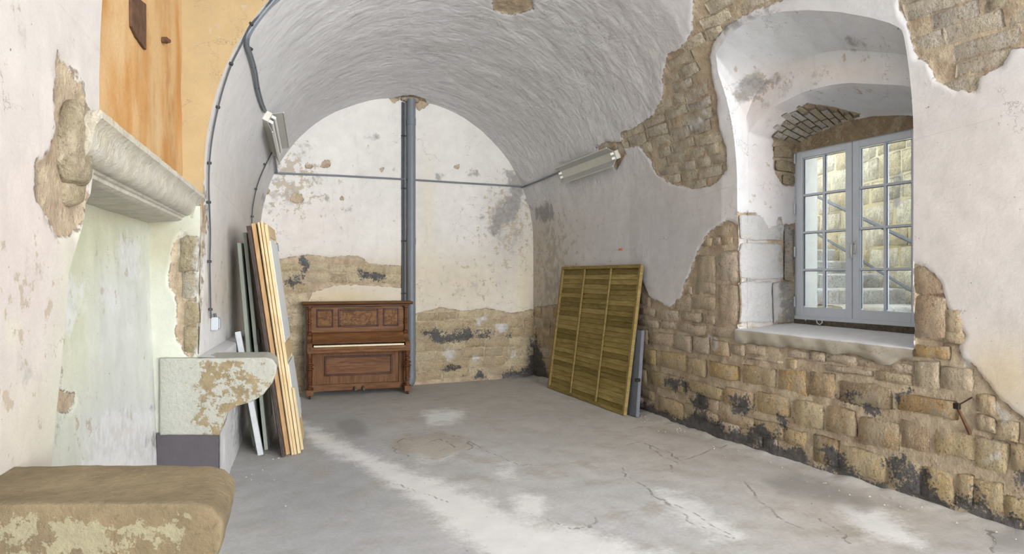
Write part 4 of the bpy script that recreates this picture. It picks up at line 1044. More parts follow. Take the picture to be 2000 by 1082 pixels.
e0 = list(range(70)); e1 = list(range((NL-1)*70, NL*70))
c0 = P[e0].mean(0); c1 = P[e1].mean(0); base = len(P); P = np.concatenate([P, [c0, c1]])
F3 = [[e0[j+1], e0[j], base] for j in range(69)]+[[e1[j], e1[j+1], base+1] for j in range(69)]
mo = fmesh('mantel', P, F, SPEC_M, mat=M_CORB, F3=F3); addpaint(mo, (206, 202, 190)); mo.data.set_sharp_from_angle(angle=math.radians(28))
# rough tailing block of the mantel in the near wall
def boulder(name, c, size, parent, rgb, spec=None, seed=1, mat=None, n=3, rot=0.0, amp=0.12, power=4.0, org=None):
    """superellipsoid block with a rough skin"""
    a_, b_ = np.meshgrid(np.linspace(-PI/2, PI/2, 20), np.linspace(-PI, PI, 36), indexing='ij')
    def sp(v): return np.sign(v)*np.abs(v)**(2/power)
    P = np.stack([sp(np.cos(a_))*sp(np.cos(b_)), sp(np.cos(a_))*sp(np.sin(b_)), sp(np.sin(a_))], -1).reshape(-1, 3)
    P = P*np.array(size)/2; cr, sr = math.cos(rot), math.sin(rot)
    P = np.stack([P[:, 0]*cr-P[:, 1]*sr, P[:, 0]*sr+P[:, 1]*cr, P[:, 2]], -1)+np.array(c)
    P += (P-np.array(c))*(amp*fbm(P+seed, 6, 4, seed))[:, None]
    ft, tint = feature(P, spec or dict(tint=rgb)); org = FO if org is None else org
    return link(name, mesh_np(name, P-org, gridF(20, 36, True), attrs={k_: ft[k_] for k_ in ('wht', 'gry', 'tar')}, tint=tint), mat or M_STONE, parent)
boulder('tail_stone', (-0.415, 3.16, 2.20), (0.11, 0.16, 0.30), fire, (150, 138, 112), seed=3, rot=-0.4, power=4, amp=0.55)
boulder('tail_stone', (-0.44, 3.20, 2.02), (0.10, 0.14, 0.13), fire, (168, 154, 124), seed=6, rot=-0.4, power=4, amp=0.55)
# rough quoins of the far jamb
fQ = lambda u, v: (np.stack([np.interp(u, [0, 1], [0.07, -0.20]), np.interp(u, [0, 1], [5.705, 5.86]), v], -1), np.tile([-0.3, -0.95, 0], (len(np.atleast_1d(u)), 1)))
for a_, b_, z0, z1, c_ in [(0.0, .5, 1.70, 1.98, (168, 156, 128)), (0.02, .42, 1.50, 1.69, (184, 178, 160)), (0.02, .36, 1.30, 1.48, (172, 158, 124)), (0.03, .40, 1.08, 1.28, (176, 160, 124))]:
    stone_at(fQ, a_, b_, z0, z1, wall_left, c_, dict(tint=(0, 0, 0), wht=[[(378, 440), (392, 440), (394, 700), (380, 690)]]), 0.012, 0.02, name='quoin', nu=6, nv=5, wob=0.025)

# corbels (same carved outline, near and far)
OUT = [(310, 700), (420, 699), (520, 698), (533, 702), (541, 712), (540, 727), (531, 750), (513, 771), (490, 786), (462, 794), (446, 804), (435, 822), (429, 851), (310, 851)]
def corbel(tip_lat, D0, name, spec, amp, zoff=0.0, left_ext=0.0, low=None, seed=0, tint=(190, 176, 138)):
    m = 5.15/FPX
    pts = []
    for x, y in OUT:
        xx = x-(left_ext/m if x <= 310 else 0); pts.append((tip_lat+(xx-541)*m, CH-(y-541)*m+zoff))
    pts = resample(pts+[pts[0]], 121)[:-1]
    c = np.array([tip_lat-0.30, 0.85+zoff])
    W = np.array([0.13, 0.99]); depth = 0.40
    # cross rings: front cap rings, rounded edge, body, rounded edge, back cap
    rings = [(0.002, 0.0)]+[(s_, 0.0) for s_ in np.linspace(0.06, 0.93, 16)]
    rr = 0.022
    for a_ in np.linspace(0.15, 1, 6): rings.append((1-rr*1.6*(1-math.sin(a_*PI/2)), rr*(1-math.cos(a_*PI/2))))
    for d in np.linspace(rr, depth-rr, 26)[1:]: rings.append((1, d))
    for a_ in np.linspace(1, 0, 6)[1:]: rings.append((1-rr*1.6*(1-math.sin(a_*PI/2)), depth-rr*(1-math.cos(a_*PI/2))))
    rings += [(s_, depth) for s_ in np.linspace(0.9, 0.05, 8)]+[(0.002, depth)]
    P = []
    for sc, d in rings:
        q2 = c+(pts-c)*sc
        for l, z in q2: P.append((FX*D0+RX*l+W[0]*d, FY*D0+RY*l+W[1]*d, z))
    P = np.array(P); n0, n1 = len(rings), len(pts)
    ft, tn = feature(P, spec)
    g = P.reshape(n0, n1, 3); gg = np.concatenate([g, g[:, :1]], 1); du = np.gradient(gg, axis=0)[:, :-1]; dv = np.gradient(gg, axis=1)[:, :-1]
    Nn = np.cross(du, dv); Nn /= np.maximum(np.linalg.norm(Nn, axis=-1, keepdims=True), 1e-9); Nn = Nn.reshape(-1, 3)
    out_ = ((P-P.mean(0))*Nn).sum(1); Nn = Nn*(1 if np.median(out_) > 0 else -1)
    P = P+Nn*(amp*fbm(P, 4, 4, 3+seed)+amp*0.5*fbm(P, 18, 3, 4))[:, None]
    i = np.arange(n0*n1).reshape(n0, n1); j = np.roll(i, -1, 1)
    F = np.stack([i[:-1], j[:-1], j[1:], i[1:]], -1).reshape(-1, 4)
    return fmesh(name, P, F, spec, mat=spec['mat'])
far = corbel(-1.773, 5.15, 'corbel', dict(mat=M_CORB, tint=(150, 134, 102), st=[], dirt0=.03,
      blobs=[(345, 780, 36, 90, (168, 170, 150), .8)], dirt=[(325, 780, 40, 120, .16), (470, 692, 120, 8, .5), (525, 720, 14, 30, .12), (330, 840, 60, 10, .2)]), 0.007, left_ext=0.0)
addpaint(far, (184, 186, 178)); far['label'] = 'far corbel flaked with white paint'
near = corbel(-0.775, 1.84, 'corbel', dict(mat=M_CORB, tint=(122, 108, 82), st=[], dirt0=-.02,
      blobs=[(240, 940, 260, 38, (150, 134, 102), .9)], dirt=[(250, 935, 300, 45, -.5), (240, 1050, 150, 34, .08), (420, 1030, 40, 40, -.2)]), 0.006, left_ext=0.05, seed=4)  # shade on the front put into the dark tint, top blob painted paler
addpaint(near, (150, 145, 118)); near['label'] = 'near corbel, bare brown stone'
# supports under the corbels down to the floor
def support(latL, latR, D0, z1, spec, dep=0.45):
    W = np.array([0.13, 0.99]); a_ = []
    nu, nz = 24, 24
    Ug, Zg = np.meshgrid(np.linspace(0, 1, nu), np.linspace(-0.02, z1, nz), indexing='ij')
    lat = latL+(latR-latL)*Ug.ravel()
    P = np.stack([FX*D0+RX*lat, FY*D0+RY*lat, Zg.ravel()], -1)
    o = fmesh('corbel_pier', P, gridF(nu, nz), spec, 0.006, nrm=(-0.43, -0.9, 0))
    Dg, Zg = np.meshgrid(np.linspace(0, dep, nu), np.linspace(-0.02, z1, nz), indexing='ij')
    P = np.stack([FX*D0+RX*latR+W[0]*Dg.ravel(), FY*D0+RY*latR+W[1]*Dg.ravel(), Zg.ravel()], -1)
    fmesh('corbel_pier', P, gridF(nu, nz), dict(tint=(206, 206, 206), dirt0=.15, st=[]), 0.01, nrm=(0.99, -0.13, 0))
m5 = 5.17/FPX
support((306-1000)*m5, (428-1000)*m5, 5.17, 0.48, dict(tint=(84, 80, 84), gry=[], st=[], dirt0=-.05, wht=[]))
support(-1.6, -1.21, 1.87, 0.48, dict(tint=(190, 186, 176), st=[], dirt0=.2))
# thick foot of the left wall beyond the fireplace, ledge at corbel height
nY, nS = 200, 60
ysf = np.linspace(5.66, 9.6, nY); off = np.interp(ysf, [5.66, 6.8, 9.6], [0.165, 0.12, 0.02])
prof_ = resample([(0.0, 1.055), (0.93, 1.045), (1.0, 1.03), (1.0, 0.98), (1.0, -0.02)], nS)
P = np.array([[(float(xl(y))+0.02+o_*a_, y, z) for a_, z in prof_] for y, o_ in zip(ysf, off)]).reshape(-1, 3)
SPEC_PL = dict(tint=(212, 212, 212), st=[], dirt0=.15, gry=[[(452, 790), (470, 790), (480, 860), (462, 880)]], blobs=[])
ft, tint = feature(P, SPEC_PL); P[:, 0] += 0.012*fbm(P, 4, 4, 2)
link('wall_foot', mesh_np('wall_foot', P, gridF(nY, nS, True), attrs=ft, tint=tint), M_WALL, wall_left)

# unseen backing added behind the left skin to stop sky light leaking in
yy = np.array([-10.2, 0.0, 10.4]); P = np.array([(float(xl(y))-0.62, y, z) for y in yy for z in (-0.1, 5.2)]); ft, tint = feature(P, dict(tint=(150, 138, 118)))
link('leak_backing', mesh_np('leak_backing', P, [[0, 2, 3, 1], [2, 4, 5, 3]], smooth=False, attrs=ft, tint=tint), M_WALL, wall_left)
# ------------------------------------------------------------------ wood materials
def wood(name, a, b, c=None, axis='x', scale=1.0, rough=0.45, bump=0.1, burl=False):
    k = N(name, rough)
    sc = {'x': (0.12, 1, 1), 'y': (1, 0.12, 1), 'z': (1, 1, 0.12)}[axis]
    v = k.map(k.pos(True), tuple(s_*scale for s_ in sc))
    n = k.noise(22, 6, 0.62, vec=v, dist=1.6); n2 = k.noise(90, 4, 0.6, vec=v)
    col = k.mix(k.ramp(n, 0.3, 0.7), lin(a), lin(b))
    if burl:
        g = k.noise(9, 7, 0.7, vec=k.pos(True), dist=3.0); col = k.mix(k.ramp(g, 0.42, 0.6), lin(a), lin(b))
    col = k.scale(col, k.lramp(n2, 0.3, 0.7, 0.86, 1.08))
    if c: col = k.mix(k.ramp(k.noise(2.2, 5, 0.6, vec=k.pos(True)), 0.5, 0.7, 0, 0.6), col, lin(c))
    k.b.inputs['Specular IOR Level'].default_value = 0.22
    r = k.rnd(); col = k.scale(col, k.lramp(r, 0, 1, 0.92, 1.06))
    return k.done(col, normal=k.bump(n2, bump, 0.004), rough=k.lramp(n, 0.3, 0.7, rough-0.05, rough+0.1))
W_PX = wood('walnut_along', (122, 84, 52), (92, 60, 34), (112, 80, 52), 'x', rough=0.55)
W_PZ = wood('walnut_upright', (118, 82, 50), (90, 58, 34), (108, 80, 52), 'z', rough=0.55)
W_BURL = wood('burr_walnut_panel', (126, 90, 54), (88, 58, 34), None, 'x', 1.0, 0.6, burl=True)
W_DARK = wood('dark_walnut_moulding', (78, 42, 26), (54, 28, 18), None, 'x', rough=0.4)
W_TURN = wood('turned_walnut', (104, 64, 36), (74, 44, 26), (110, 92, 72), 'z', rough=0.5)
M_IVORY = plain('old_ivory', (226, 214, 178), 0.35, var=0.06)
M_PEDAL = plain('worn_brass_pedal', (150, 144, 126), 0.4, 0.7)
M_IRON = plain('dark_iron', (52, 44, 38), 0.6, 0.6)

# ------------------------------------------------------------------ upright piano
PX, PY_, PR = 2.135, 9.44, -math.radians(7.8)
piano = empty('upright_piano', (PX, PY_, 0), PR, label='old brown walnut upright piano with turned columns and ivory keys against the back wall', cat='piano')
hw = 0.70
def pb(name, boxes, mat, parent=piano, bev=0.004, seg=2):
    m = MB()
    for b in boxes: m.box(b[0], b[1], bev, seg)
    return m.done(name, mat, parent, smooth=False)
pb('side_panel', [((-hw, 0.24, 0.09), (-hw+0.03, 0.54, 1.265))], W_PZ); pb('side_panel', [((hw-0.03, 0.24, 0.09), (hw, 0.54, 1.265))], W_PZ)
pb('back_board', [((-hw+0.03, 0.50, 0.09), (hw-0.03, 0.53, 1.26))], W_DARK)
# lid with moulded front edge
m = MB(); m.prism([(-0.765, y, z) for y, z in [(0.535, 1.268), (0.21, 1.268), (0.195, 1.274), (0.17, 1.284), (0.165, 1.296), (0.172, 1.304), (0.19, 1.308), (0.535, 1.31)]], (1.53, 0, 0)); m.done('lid', W_PX, piano)
pb('lid_moulding', [((-0.72, 0.205, 1.245), (0.72, 0.26, 1.269))], W_DARK, bev=0.006)
# upper front: frame with three framed burr panels
pb('upper_frame', [((-hw+0.03, 0.262, 0.88), (hw-0.03, 0.29, 1.25))], W_PX)
def framed(name, x0, x1, z0, z1, y, mat, mw=0.02):
    p = pb(name, [((x0+mw, y-0.001, z0+mw), (x1-mw, y+0.004, z1-mw))], mat, bev=0.0)
    for b in (((x0, y-0.016, z0), (x0+mw, y+0.004, z1)), ((x1-mw, y-0.016, z0), (x1, y+0.004, z1)), ((x0+mw, y-0.016, z0), (x1-mw, y+0.004, z0+mw)), ((x0+mw, y-0.016, z1-mw), (x1-mw, y+0.004, z1))):
        pb('panel_moulding', [b], W_DARK, p, bev=0.005)
    return p
framed('burr_panel', -0.572, -0.344, 0.955, 1.208, 0.260, W_BURL); framed('burr_panel', -0.277, 0.283, 0.955, 1.208, 0.260, W_BURL, 0.024); framed('burr_panel', 0.348, 0.572, 0.955, 1.208, 0.260, W_BURL)
# curved fallboard
m = MB(); pr = [(0.265, 0.885), (0.225, 0.878), (0.195, 0.862), (0.18, 0.845), (0.165, 0.825), (0.12, 0.79), (0.075, 0.768), (0.05, 0.76), (0.043, 0.75), (0.05, 0.742), (0.12, 0.755), (0.20, 0.80), (0.265, 0.84)]
m.prism([(-0.63, y, z) for y, z in pr], (1.26, 0, 0)); m.done('fallboard', W_PX, piano, smooth=True)
pb('fallboard_rail', [((-0.63, 0.036, 0.742), (0.63, 0.05, 0.757))], W_TURN, bev=0.003)
# key bed, key slip, cheeks
pb('key_bed', [((-hw+0.0, 0.0, 0.615), (hw, 0.30, 0.66))], W_PX, bev=0.012, seg=3)
pb('key_slip', [((-0.64, 0.012, 0.658), (0.64, 0.034, 0.70))], W_PX, bev=0.004)
for sgn in (-1, 1):
    x = 0.665*sgn
    m = MB(); m.prism([(x-0.033, y, z) for y, z in [(0.262, 0.655), (0.262, 0.86), (0.225, 0.86), (0.19, 0.835), (0.175, 0.80), (0.13, 0.775), (0.075, 0.765), (0.02, 0.75), (0.0, 0.72), (0.0, 0.655)]], (0.066, 0, 0), 0.004)
    ch = m.done('key_cheek', W_PZ, piano); MB().lathe([(0.02, 0), (0.02, 0.006), (0.014, 0.012), (0.004, 0.014)], (0, 0, 0), 14)
    kb = MB().tube([(x, 0.0, 0.69), (x, -0.012, 0.69)], 0.017, 14).done('rosette', W_DARK, ch)
# keys
for q_ in range(52):
    x0 = -0.615+q_*(1.23/52)
    MB().box((x0+0.0006, 0.028, 0.70), (x0+1.23/52-0.0006, 0.17, 0.722), 0.0015, 1).done('white_key', M_IVORY, piano)
# lower front
pb('lower_frame', [((-hw+0.03, 0.262, 0.15), (hw-0.03, 0.285, 0.62))], W_PZ)
framed('lower_panel', -0.465, 0.475, 0.27, 0.548, 0.258, W_BURL if False else W_PX, 0.024)
for sgn in (-1, 1): pb('pilaster', [((sgn*0.60-0.03, 0.235, 0.15), (sgn*0.60+0.03, 0.262, 0.615))], W_PZ, bev=0.004)
pb('bottom_rail', [((-hw+0.02, 0.225, 0.065), (hw-0.02, 0.27, 0.155))], W_PX, bev=0.006)
for x in (-0.052, 0.062):
    MB().tube([(x, 0.23, 0.105), (x, 0.19, 0.11), (x+0.002, 0.15, 0.10), (x+0.004, 0.125, 0.078)], [0.010, 0.013, 0.017, 0.015], 10).done('pedal', M_PEDAL, piano, smooth=True)
# turned legs and upper columns, feet and castors
legp = [(0.030, 0.125), (0.034, 0.135), (0.034, 0.145), (0.026, 0.152), (0.030, 0.165), (0.022, 0.175), (0.020, 0.19), (0.032, 0.20), (0.020, 0.21), (0.024, 0.235), (0.036, 0.243), (0.036, 0.252), (0.022, 0.262), (0.026, 0.29), (0.036, 0.36), (0.041, 0.385), (0.030, 0.392), (0.054, 0.402), (0.054, 0.412), (0.030, 0.424), (0.026, 0.44), (0.052, 0.452), (0.052, 0.462), (0.026, 0.478), (0.022, 0.50), (0.036, 0.512), (0.036, 0.522), (0.020, 0.535), (0.028, 0.56), (0.034, 0.59), (0.034, 0.617)]
colp = [(0.034, 0.862), (0.034, 0.885), (0.022, 0.892), (0.030, 0.90), (0.020, 0.91), (0.017, 0.95), (0.023, 0.99), (0.017, 1.0), (0.030, 1.008), (0.030, 1.02), (0.017, 1.028), (0.017, 1.04), (0.028, 1.05), (0.028, 1.06), (0.015, 1.07), (0.021, 1.13), (0.017, 1.19), (0.026, 1.198), (0.026, 1.21), (0.018, 1.218), (0.036, 1.226), (0.036, 1.246)]
for sgn in (-1, 1):
    x = 0.665*sgn
    L_ = MB().lathe(legp, (x, 0.045, 0), 20).done('leg', W_TURN, piano, smooth=True)
    pb('foot', [((x-0.05, -0.01, 0.045), (x+0.05, 0.26, 0.125))], W_PX, bev=0.006)
    MB().tube([(x-0.012, 0.045, 0.022), (x+0.012, 0.045, 0.022)], 0.022, 14).tube([(x, 0.045, 0.03), (x, 0.045, 0.05)], 0.012, 8).done('castor', M_IRON, piano)
    MB().tube([(x-0.012, 0.46, 0.022), (x+0.012, 0.46, 0.022)], 0.022, 14).tube([(x, 0.46, 0.03), (x, 0.46, 0.092)], 0.012, 8).done('castor', M_IRON, piano)
    MB().lathe(colp, (x, 0.222, 0), 18).done('column', W_TURN, piano, smooth=True)

# ------------------------------------------------------------------ fence panel leaning on the right wall
W_GRN = wood('green_treated_pine', (160, 142, 84), (128, 110, 58), (112, 96, 54), 'x', 0.9, 0.75, 0.25)
W_GRN2 = wood('green_treated_pine_rail', (150, 132, 84), (124, 106, 62), (136, 114, 74), 'z', 0.9, 0.75, 0.25)
W_GRN_B = wood('green_treated_pine_pale', (172, 154, 98), (142, 124, 70), None, 'x', 0.9, 0.75, 0.25)
W_GRN_C = wood('green_treated_pine_dark', (138, 120, 66), (108, 92, 46), None, 'x', 0.9, 0.75, 0.25)
bl = Vector((4.873, 9.02, 0)); br = Vector((4.716, 6.80, 0))
ux = (br-bl).normalized(); wlen = (br-bl).length
tlm = Vector((5.035, 7.92, 1.80)); mid = (bl+br)/2
vy = (tlm-mid); vy = (vy-ux*vy.dot(ux)).normalized(); nz = ux.cross(vy).normalized()
if nz.x > 0: nz = -nz
hgt = 1.83
fence = empty('fence_panel', tuple(bl+Vector((0, 0, 0))), label='greenish timber fence panel of overlapping slats leaning on the right wall', cat='fence panel')
Mx = Matrix((ux, vy, nz)).transposed().to_4x4()
fence.matrix_world = Matrix.Translation(bl) @ Mx if ux.cross(vy).dot(nz) > 0 else Matrix.Translation(bl) @ Mx
flip_f = ux.cross(vy).dot(nz) < 0
# if left-handed use the other normal and build the face on the -z side
if flip_f:
    nz = -nz; Mx = Matrix((ux, vy, nz)).transposed().to_4x4(); fence.matrix_world = Matrix.Translation(bl) @ Mx
fs = -1.0 if flip_f else 1.0
def fb_(name, x0, x1, y0, y1, z0, z1, mat, bev=0.003, rot=0.0):
    m = MB(); a_, b_ = sorted((z0*fs, z1*fs)); M_ = None
    if rot: M_ = Matrix.Translation((0, (y0+y1)/2, 0)) @ Matrix.Rotation(rot*fs, 4, 'X') @ Matrix.Translation((0, -(y0+y1)/2, 0))
    m.box((x0, y0, a_), (x1, y1, b_), bev, 1, M_); return m.done(name, mat, fence)
rf = random.Random(2); rows = 26; pitch = (hgt-0.09)/rows
cols = [(0.03, wlen/3), (wlen/3, 2*wlen/3), (2*wlen/3, wlen-0.03)]
for x0, x1 in cols:
    for r_ in range(rows):
        y = 0.045+r_*pitch; o = fb_('slat', x0-0.002, x1+0.002, y-0.006, y+pitch+0.004, -0.016, -0.006+rf.uniform(-.002, .002), rf.choice([W_GRN, W_GRN_B, W_GRN_C]), 0.002, rot=-0.15+rf.uniform(-.03, .03))
for x in (0.0, wlen-0.045): fb_('side_rail', x, x+0.045, 0, hgt, -0.018, 0.026, W_GRN2)
for y in (0.0, hgt-0.045): fb_('cross_rail', 0.045, wlen-0.045, y, y+0.045, -0.018, 0.022, W_GRN)
for x in (wlen/3, 2*wlen/3): fb_('batten', x-0.016, x+0.016, 0.045, hgt-0.045, 0.0, 0.024, W_GRN2)
# grey board behind it
M_GBOARD = plain('grey_painted_board', (106, 110, 118), 0.65, var=0.08)
def slab(name, p0, p1, wdir, width, thick, mat, parent=None, bev=0.003):
    """plank from foot p0 to head p1 (near edge), wide along wdir"""
    p0 = Vector(p0); p1 = Vector(p1); W = Vector(wdir).normalized(); up = (p1-p0); t = W.cross(up).normalized()*thick
    m = MB(); m.prism([p0-t/2, p0+t/2, p0+t/2+up, p0-t/2+up], W*width, bev)
    o = m.done(name, mat, parent); return o
gb = empty('grey_board', (4.80, 6.70, 0), label='slim grey painted board propped between the fence panel and the wall', cat='board')
o = slab('leaf', (4.79-4.80, 6.66-6.70, 0.003), (4.90-4.80, 6.70-6.70, 1.02), (0.07, 1, 0), 0.7, 0.045, M_GBOARD, gb)
MB().box((-0.035, -0.045, 0.42), (0.03, -0.02, 0.46), 0.004).done('bracket', M_IRON, gb)

# ------------------------------------------------------------------ doors leaning on the left wall
M_PINE = wood('raw_pine', (216, 190, 148), (198, 168, 122), (206, 178, 134), 'z', 1.0, 0.6, 0.1)
M_PINE2 = wood('orange_pine', (190, 154, 112), (170, 134, 94), None, 'z', 1.0, 0.6, 0.1)
M_PINE3 = wood('pale_pine', (212, 194, 156), (198, 176, 136), None, 'z', 1.0, 0.6, 0.1)
M_GG = plain('grey_green_door_paint', (140, 146, 134), 0.55, var=0.1, nscale=6)
M_GG2 = plain('grey_green_door_paint_light', (158, 163, 152), 0.55, var=0.1, nscale=6)
M_DKB = plain('dark_stained_door', (66, 54, 48), 0.5, var=0.45, nscale=14, bump=0.2)
M_PANEL = plain('pale_grey_door_panel', (214, 217, 214), 0.5, var=0.04)
M_BATT = plain('white_grey_batten', (186, 188, 190), 0.6, var=0.06)
WD = Vector((0.186, 0.983, 0)).normalized()
def pl_(x, y): D = 2212.8/(y-541); return Vector(at(x, y, D))
def leanpts(xb, yb, xt, yt, dback=0.05):
    p0 = pl_(xb, yb); D = (p0.x*FX+p0.y*FY)+dback; p1 = Vector(at(xt, yt, D)); return p0, p1
def door_slab(name, label, xb, yb, xt, yt, thick, mat, edge=None, width=0.82, deco=None):
    p0, p1 = leanpts(xb, yb, xt, yt); root = empty(name, tuple(p0), label=label, cat='door')
    a_, b_ = Vector((0, 0, 0.002)), p1-p0
    up = (b_-a_).normalized(); Lh = (b_-a_).length; t = WD.cross(up).normalized(); t = t if t.dot(Vector((RX, RY, 0))) > 0 else -t
    M_ = Matrix((WD, t, up)).transposed().to_4x4()      # local: x width, y thickness (towards the room), z height
    if M_.to_3x3().determinant() < 0: pass
    def bx(nm, x0, x1, y0, y1, z0, z1, mt, par=root, bev=0.002):
        m = MB(); m.box((x0, y0, z0), (x1, y1, z1), bev, 1, Matrix.Translation(a_) @ M_); return m.done(nm, mt, par)
    e = edge or mat; h = thick/2; sw = 0.11
    bx('stile', 0, sw, -h, h, 0, Lh, e); bx('stile', width-sw, width, -h, h, 0, Lh, mat)
    for z0, z1 in ((0, 0.2), (Lh*0.40, Lh*0.40+0.16), (Lh-0.12, Lh)): bx('rail', sw, width-sw, -h, h, z0, z1, mat)
    for z0, z1 in ((0.2, Lh*0.40), (Lh*0.40+0.16, Lh-0.12)): bx('door_panel', sw, width-sw, -h*0.45, h*0.45, z0, z1, deco or mat)
    return root, bx, Lh, h
da, bx, Lh, h = door_slab('panelled_door', 'grey-green painted door leaning nearest the left wall, first of the stack', 502, 882, 467, 474, 0.036, M_GG)
db, bx, Lh, h = door_slab('panelled_door', 'grey-green door with black lock leaning left of the dark brown door', 520, 879, 477.5, 454, 0.034, M_GG2, deco=M_GG)
bx('lock', -0.018, 0.05, h, h+0.03, 1.02, 1.16, M_BLACK)
dc, bx, Lh, h = door_slab('panelled_door', 'dark brown scuffed door leaning in the middle of the stack', 553, 893, 484.5, 441, 0.034, M_DKB)
bx('edge_bead', -0.03, 0.0, -h*0.5, h*0.2, 0.02, Lh*0.97, M_DKB)
dd_, bx, Lh, h = door_slab('pine_door', 'orange-toned raw pine door right beside the dark brown one', 563, 888, 495, 436, 0.040, M_PINE2)
de, bx, Lh, h = door_slab('pine_door', 'raw pine door with grooved edge, second of the pine doors', 571.5, 889, 504.5, 434, 0.025, M_PINE)
bx('edge_bead', -0.012, 0, -0.006, 0.006, 0, Lh, M_PINE3)
df, bx, Lh, h = door_slab('pine_door', 'palest raw pine door, third of the pine doors', 577.5, 888, 511.5, 433, 0.021, M_PINE3)
bx('edge_bead', -0.010, 0, -0.012, -0.002, 0, Lh, M_PINE)
dg, bx, Lh, h = door_slab('pine_door', 'pine door with pale grey panels facing the room, outermost of the stack', 584.5, 886, 519, 438, 0.028, M_PINE, edge=M_PINE3, deco=M_PANEL)
for z0, z1 in ((0.24, 0.84), (1.05, Lh-0.16)): bx('panel_face', 0.02, 0.80, h-0.002, h+0.006, z0, z1, M_PANEL)
bx('loose_strip', -0.004, 0.03, h+0.006, h+0.03, 0.03, 0.62, M_PINE3)
for z in (0.3, 1.15, 1.95): bx('hinge', 0.805, 0.83, h-0.01, h+0.014, z, z+0.09, M_GREY)
p0, p1 = leanpts(509, 889, 464, 648, 0.02)
tag(slab('batten', p0, p1, WD, 0.045, 0.05, M_BATT), 'short white-grey batten leaning slantwise in front of the grey-green doors', 'batten')
p0, p1 = leanpts(497, 872, 461, 655, 0.1)
tag(slab('batten', p0, p1, WD, 0.035, 0.03, M_GG2), 'thin grey strip of wood tucked behind the white batten at the left wall', 'batten')

# ------------------------------------------------------------------ pipes, conduits, clips
def surf_pt(x, y, off=0.02):
    side, Y, s = hit(x, y); P, Nn = shell(np.array([Y]), np.array([s]), side); return Vector(P[0]+Nn[0]*(0.030+off)), Vector(Nn[0])
def back_pt(x, y, off=0.02): return Vector(at_y(x, y, YB-0.030-off))
def densify(f, pts, r_=0.012, st=12, mode=None):
    out = []
    for (x0, y0), (x1, y1) in zip(pts[:-1], pts[1:]):
        n = max(1, int(math.hypot(x1-x0, y1-y0)/st))
        out += [f(x0+(x1-x0)*k/n, y0+(y1-y0)*k/n) for k in range(n)]
    return out+[f(*pts[-1])]
def spl(pts, n=6):
    out = []; P = [pts[0]]+list(pts)+[pts[-1]]
    for k in range(1, len(P)-2):
        for j in range(n):
            t = j/n; a_, b_, c_, d_ = [np.array(P[k+m], float) for m in (-1, 0, 1, 2)]
            out.append(tuple(0.5*((2*b_)+(-a_+c_)*t+(2*a_-5*b_+4*c_-d_)*t*t+(-a_+3*b_-3*c_+d_)*t**3)))
    return out+[tuple(pts[-1])]
def cable(label, pts, r, mat, clips=(), name='cable', cat='cable', off=None, curve=True):
    off = r if off is None else off
    q = spl(pts) if curve else pts
    P = densify(lambda x, y: surf_pt(x, y, off)[0], q)
    root = empty(name, tuple(P[-1]), label=label, cat=cat); o0 = P[-1].copy()
    MB().tube([p-o0 for p in P], r, 8).done('sheath', mat, root, smooth=True)
    for x, y in clips:
        c, n_ = surf_pt(x, y, off)
        m = MB(); m.box((-0.014, -0.008, -0.02), (0.014, 0.012, 0.014), 0.003)
        o = m.done('clip', M_BLACK, root); o.location = c-o0; o.rotation_euler = n_.to_track_quat('Z', 'Y').to_euler()
    return root
cable('thin dark cable curving down the left vault to the grey switch box', [(528, -14), (505, 18), (482, 44), (462, 84), (443, 122), (428, 165), (416, 210), (405, 265), (399, 320), (398, 370), (399, 400), (401, 460), (400, 515), (401, 570), (402, 622)], 0.007, M_DARKPL, [(483, 42), (443, 121), (417, 207), (400, 318), (399, 395), (400, 511), (402, 605)])
cable('grey conduit bending down from the crown to the left ceiling light', [(532, -14), (508, 14), (476, 56), (471, 80), (478, 100), (487, 130), (493, 165), (501, 195), (510, 214)], 0.014, M_GREY, [(481, 90), (487, 127), (494, 168)], 'conduit', 'conduit')
cable('slim grey conduit running beside the bent one to the left ceiling light', [(540, -10), (513, 14), (483, 56), (476, 80), (483, 100), (492, 130), (498, 165), (506, 195), (513, 212)], 0.010, M_GREY, (), 'conduit', 'conduit')
cable('thin cable running from the left ceiling light down behind the doors', [(527, 292), (514, 318), (502, 345), (494, 370), (488, 400), (486, 424), (485, 470)], 0.007, M_DARKPL, [(512, 319), (494, 368), (487, 423)])
def conduit(label, P, r, mat=M_GREY, name='conduit', cat='conduit'):
    root = empty(name, tuple(P[0]), label=label, cat=cat); MB().tube([p-P[0] for p in P], r, 10).done('tube', mat, root, smooth=True); return root
conduit('short grey conduit from the left ceiling light to the back corner', [surf_pt(529, 294)[0], surf_pt(531, 312)[0], surf_pt(534, 334)[0]], 0.014)
conduit('long grey conduit running level across the upper back wall', [back_pt(536, 338), back_pt(660, 343), back_pt(790, 350), back_pt(900, 357), back_pt(1018, 364)], 0.014)
conduit('grey conduit from the back corner up to the right ceiling light', densify(lambda x, y: surf_pt(x, y, 0.014)[0], [(1024, 364), (1060, 350), (1102, 332)], st=20), 0.014)
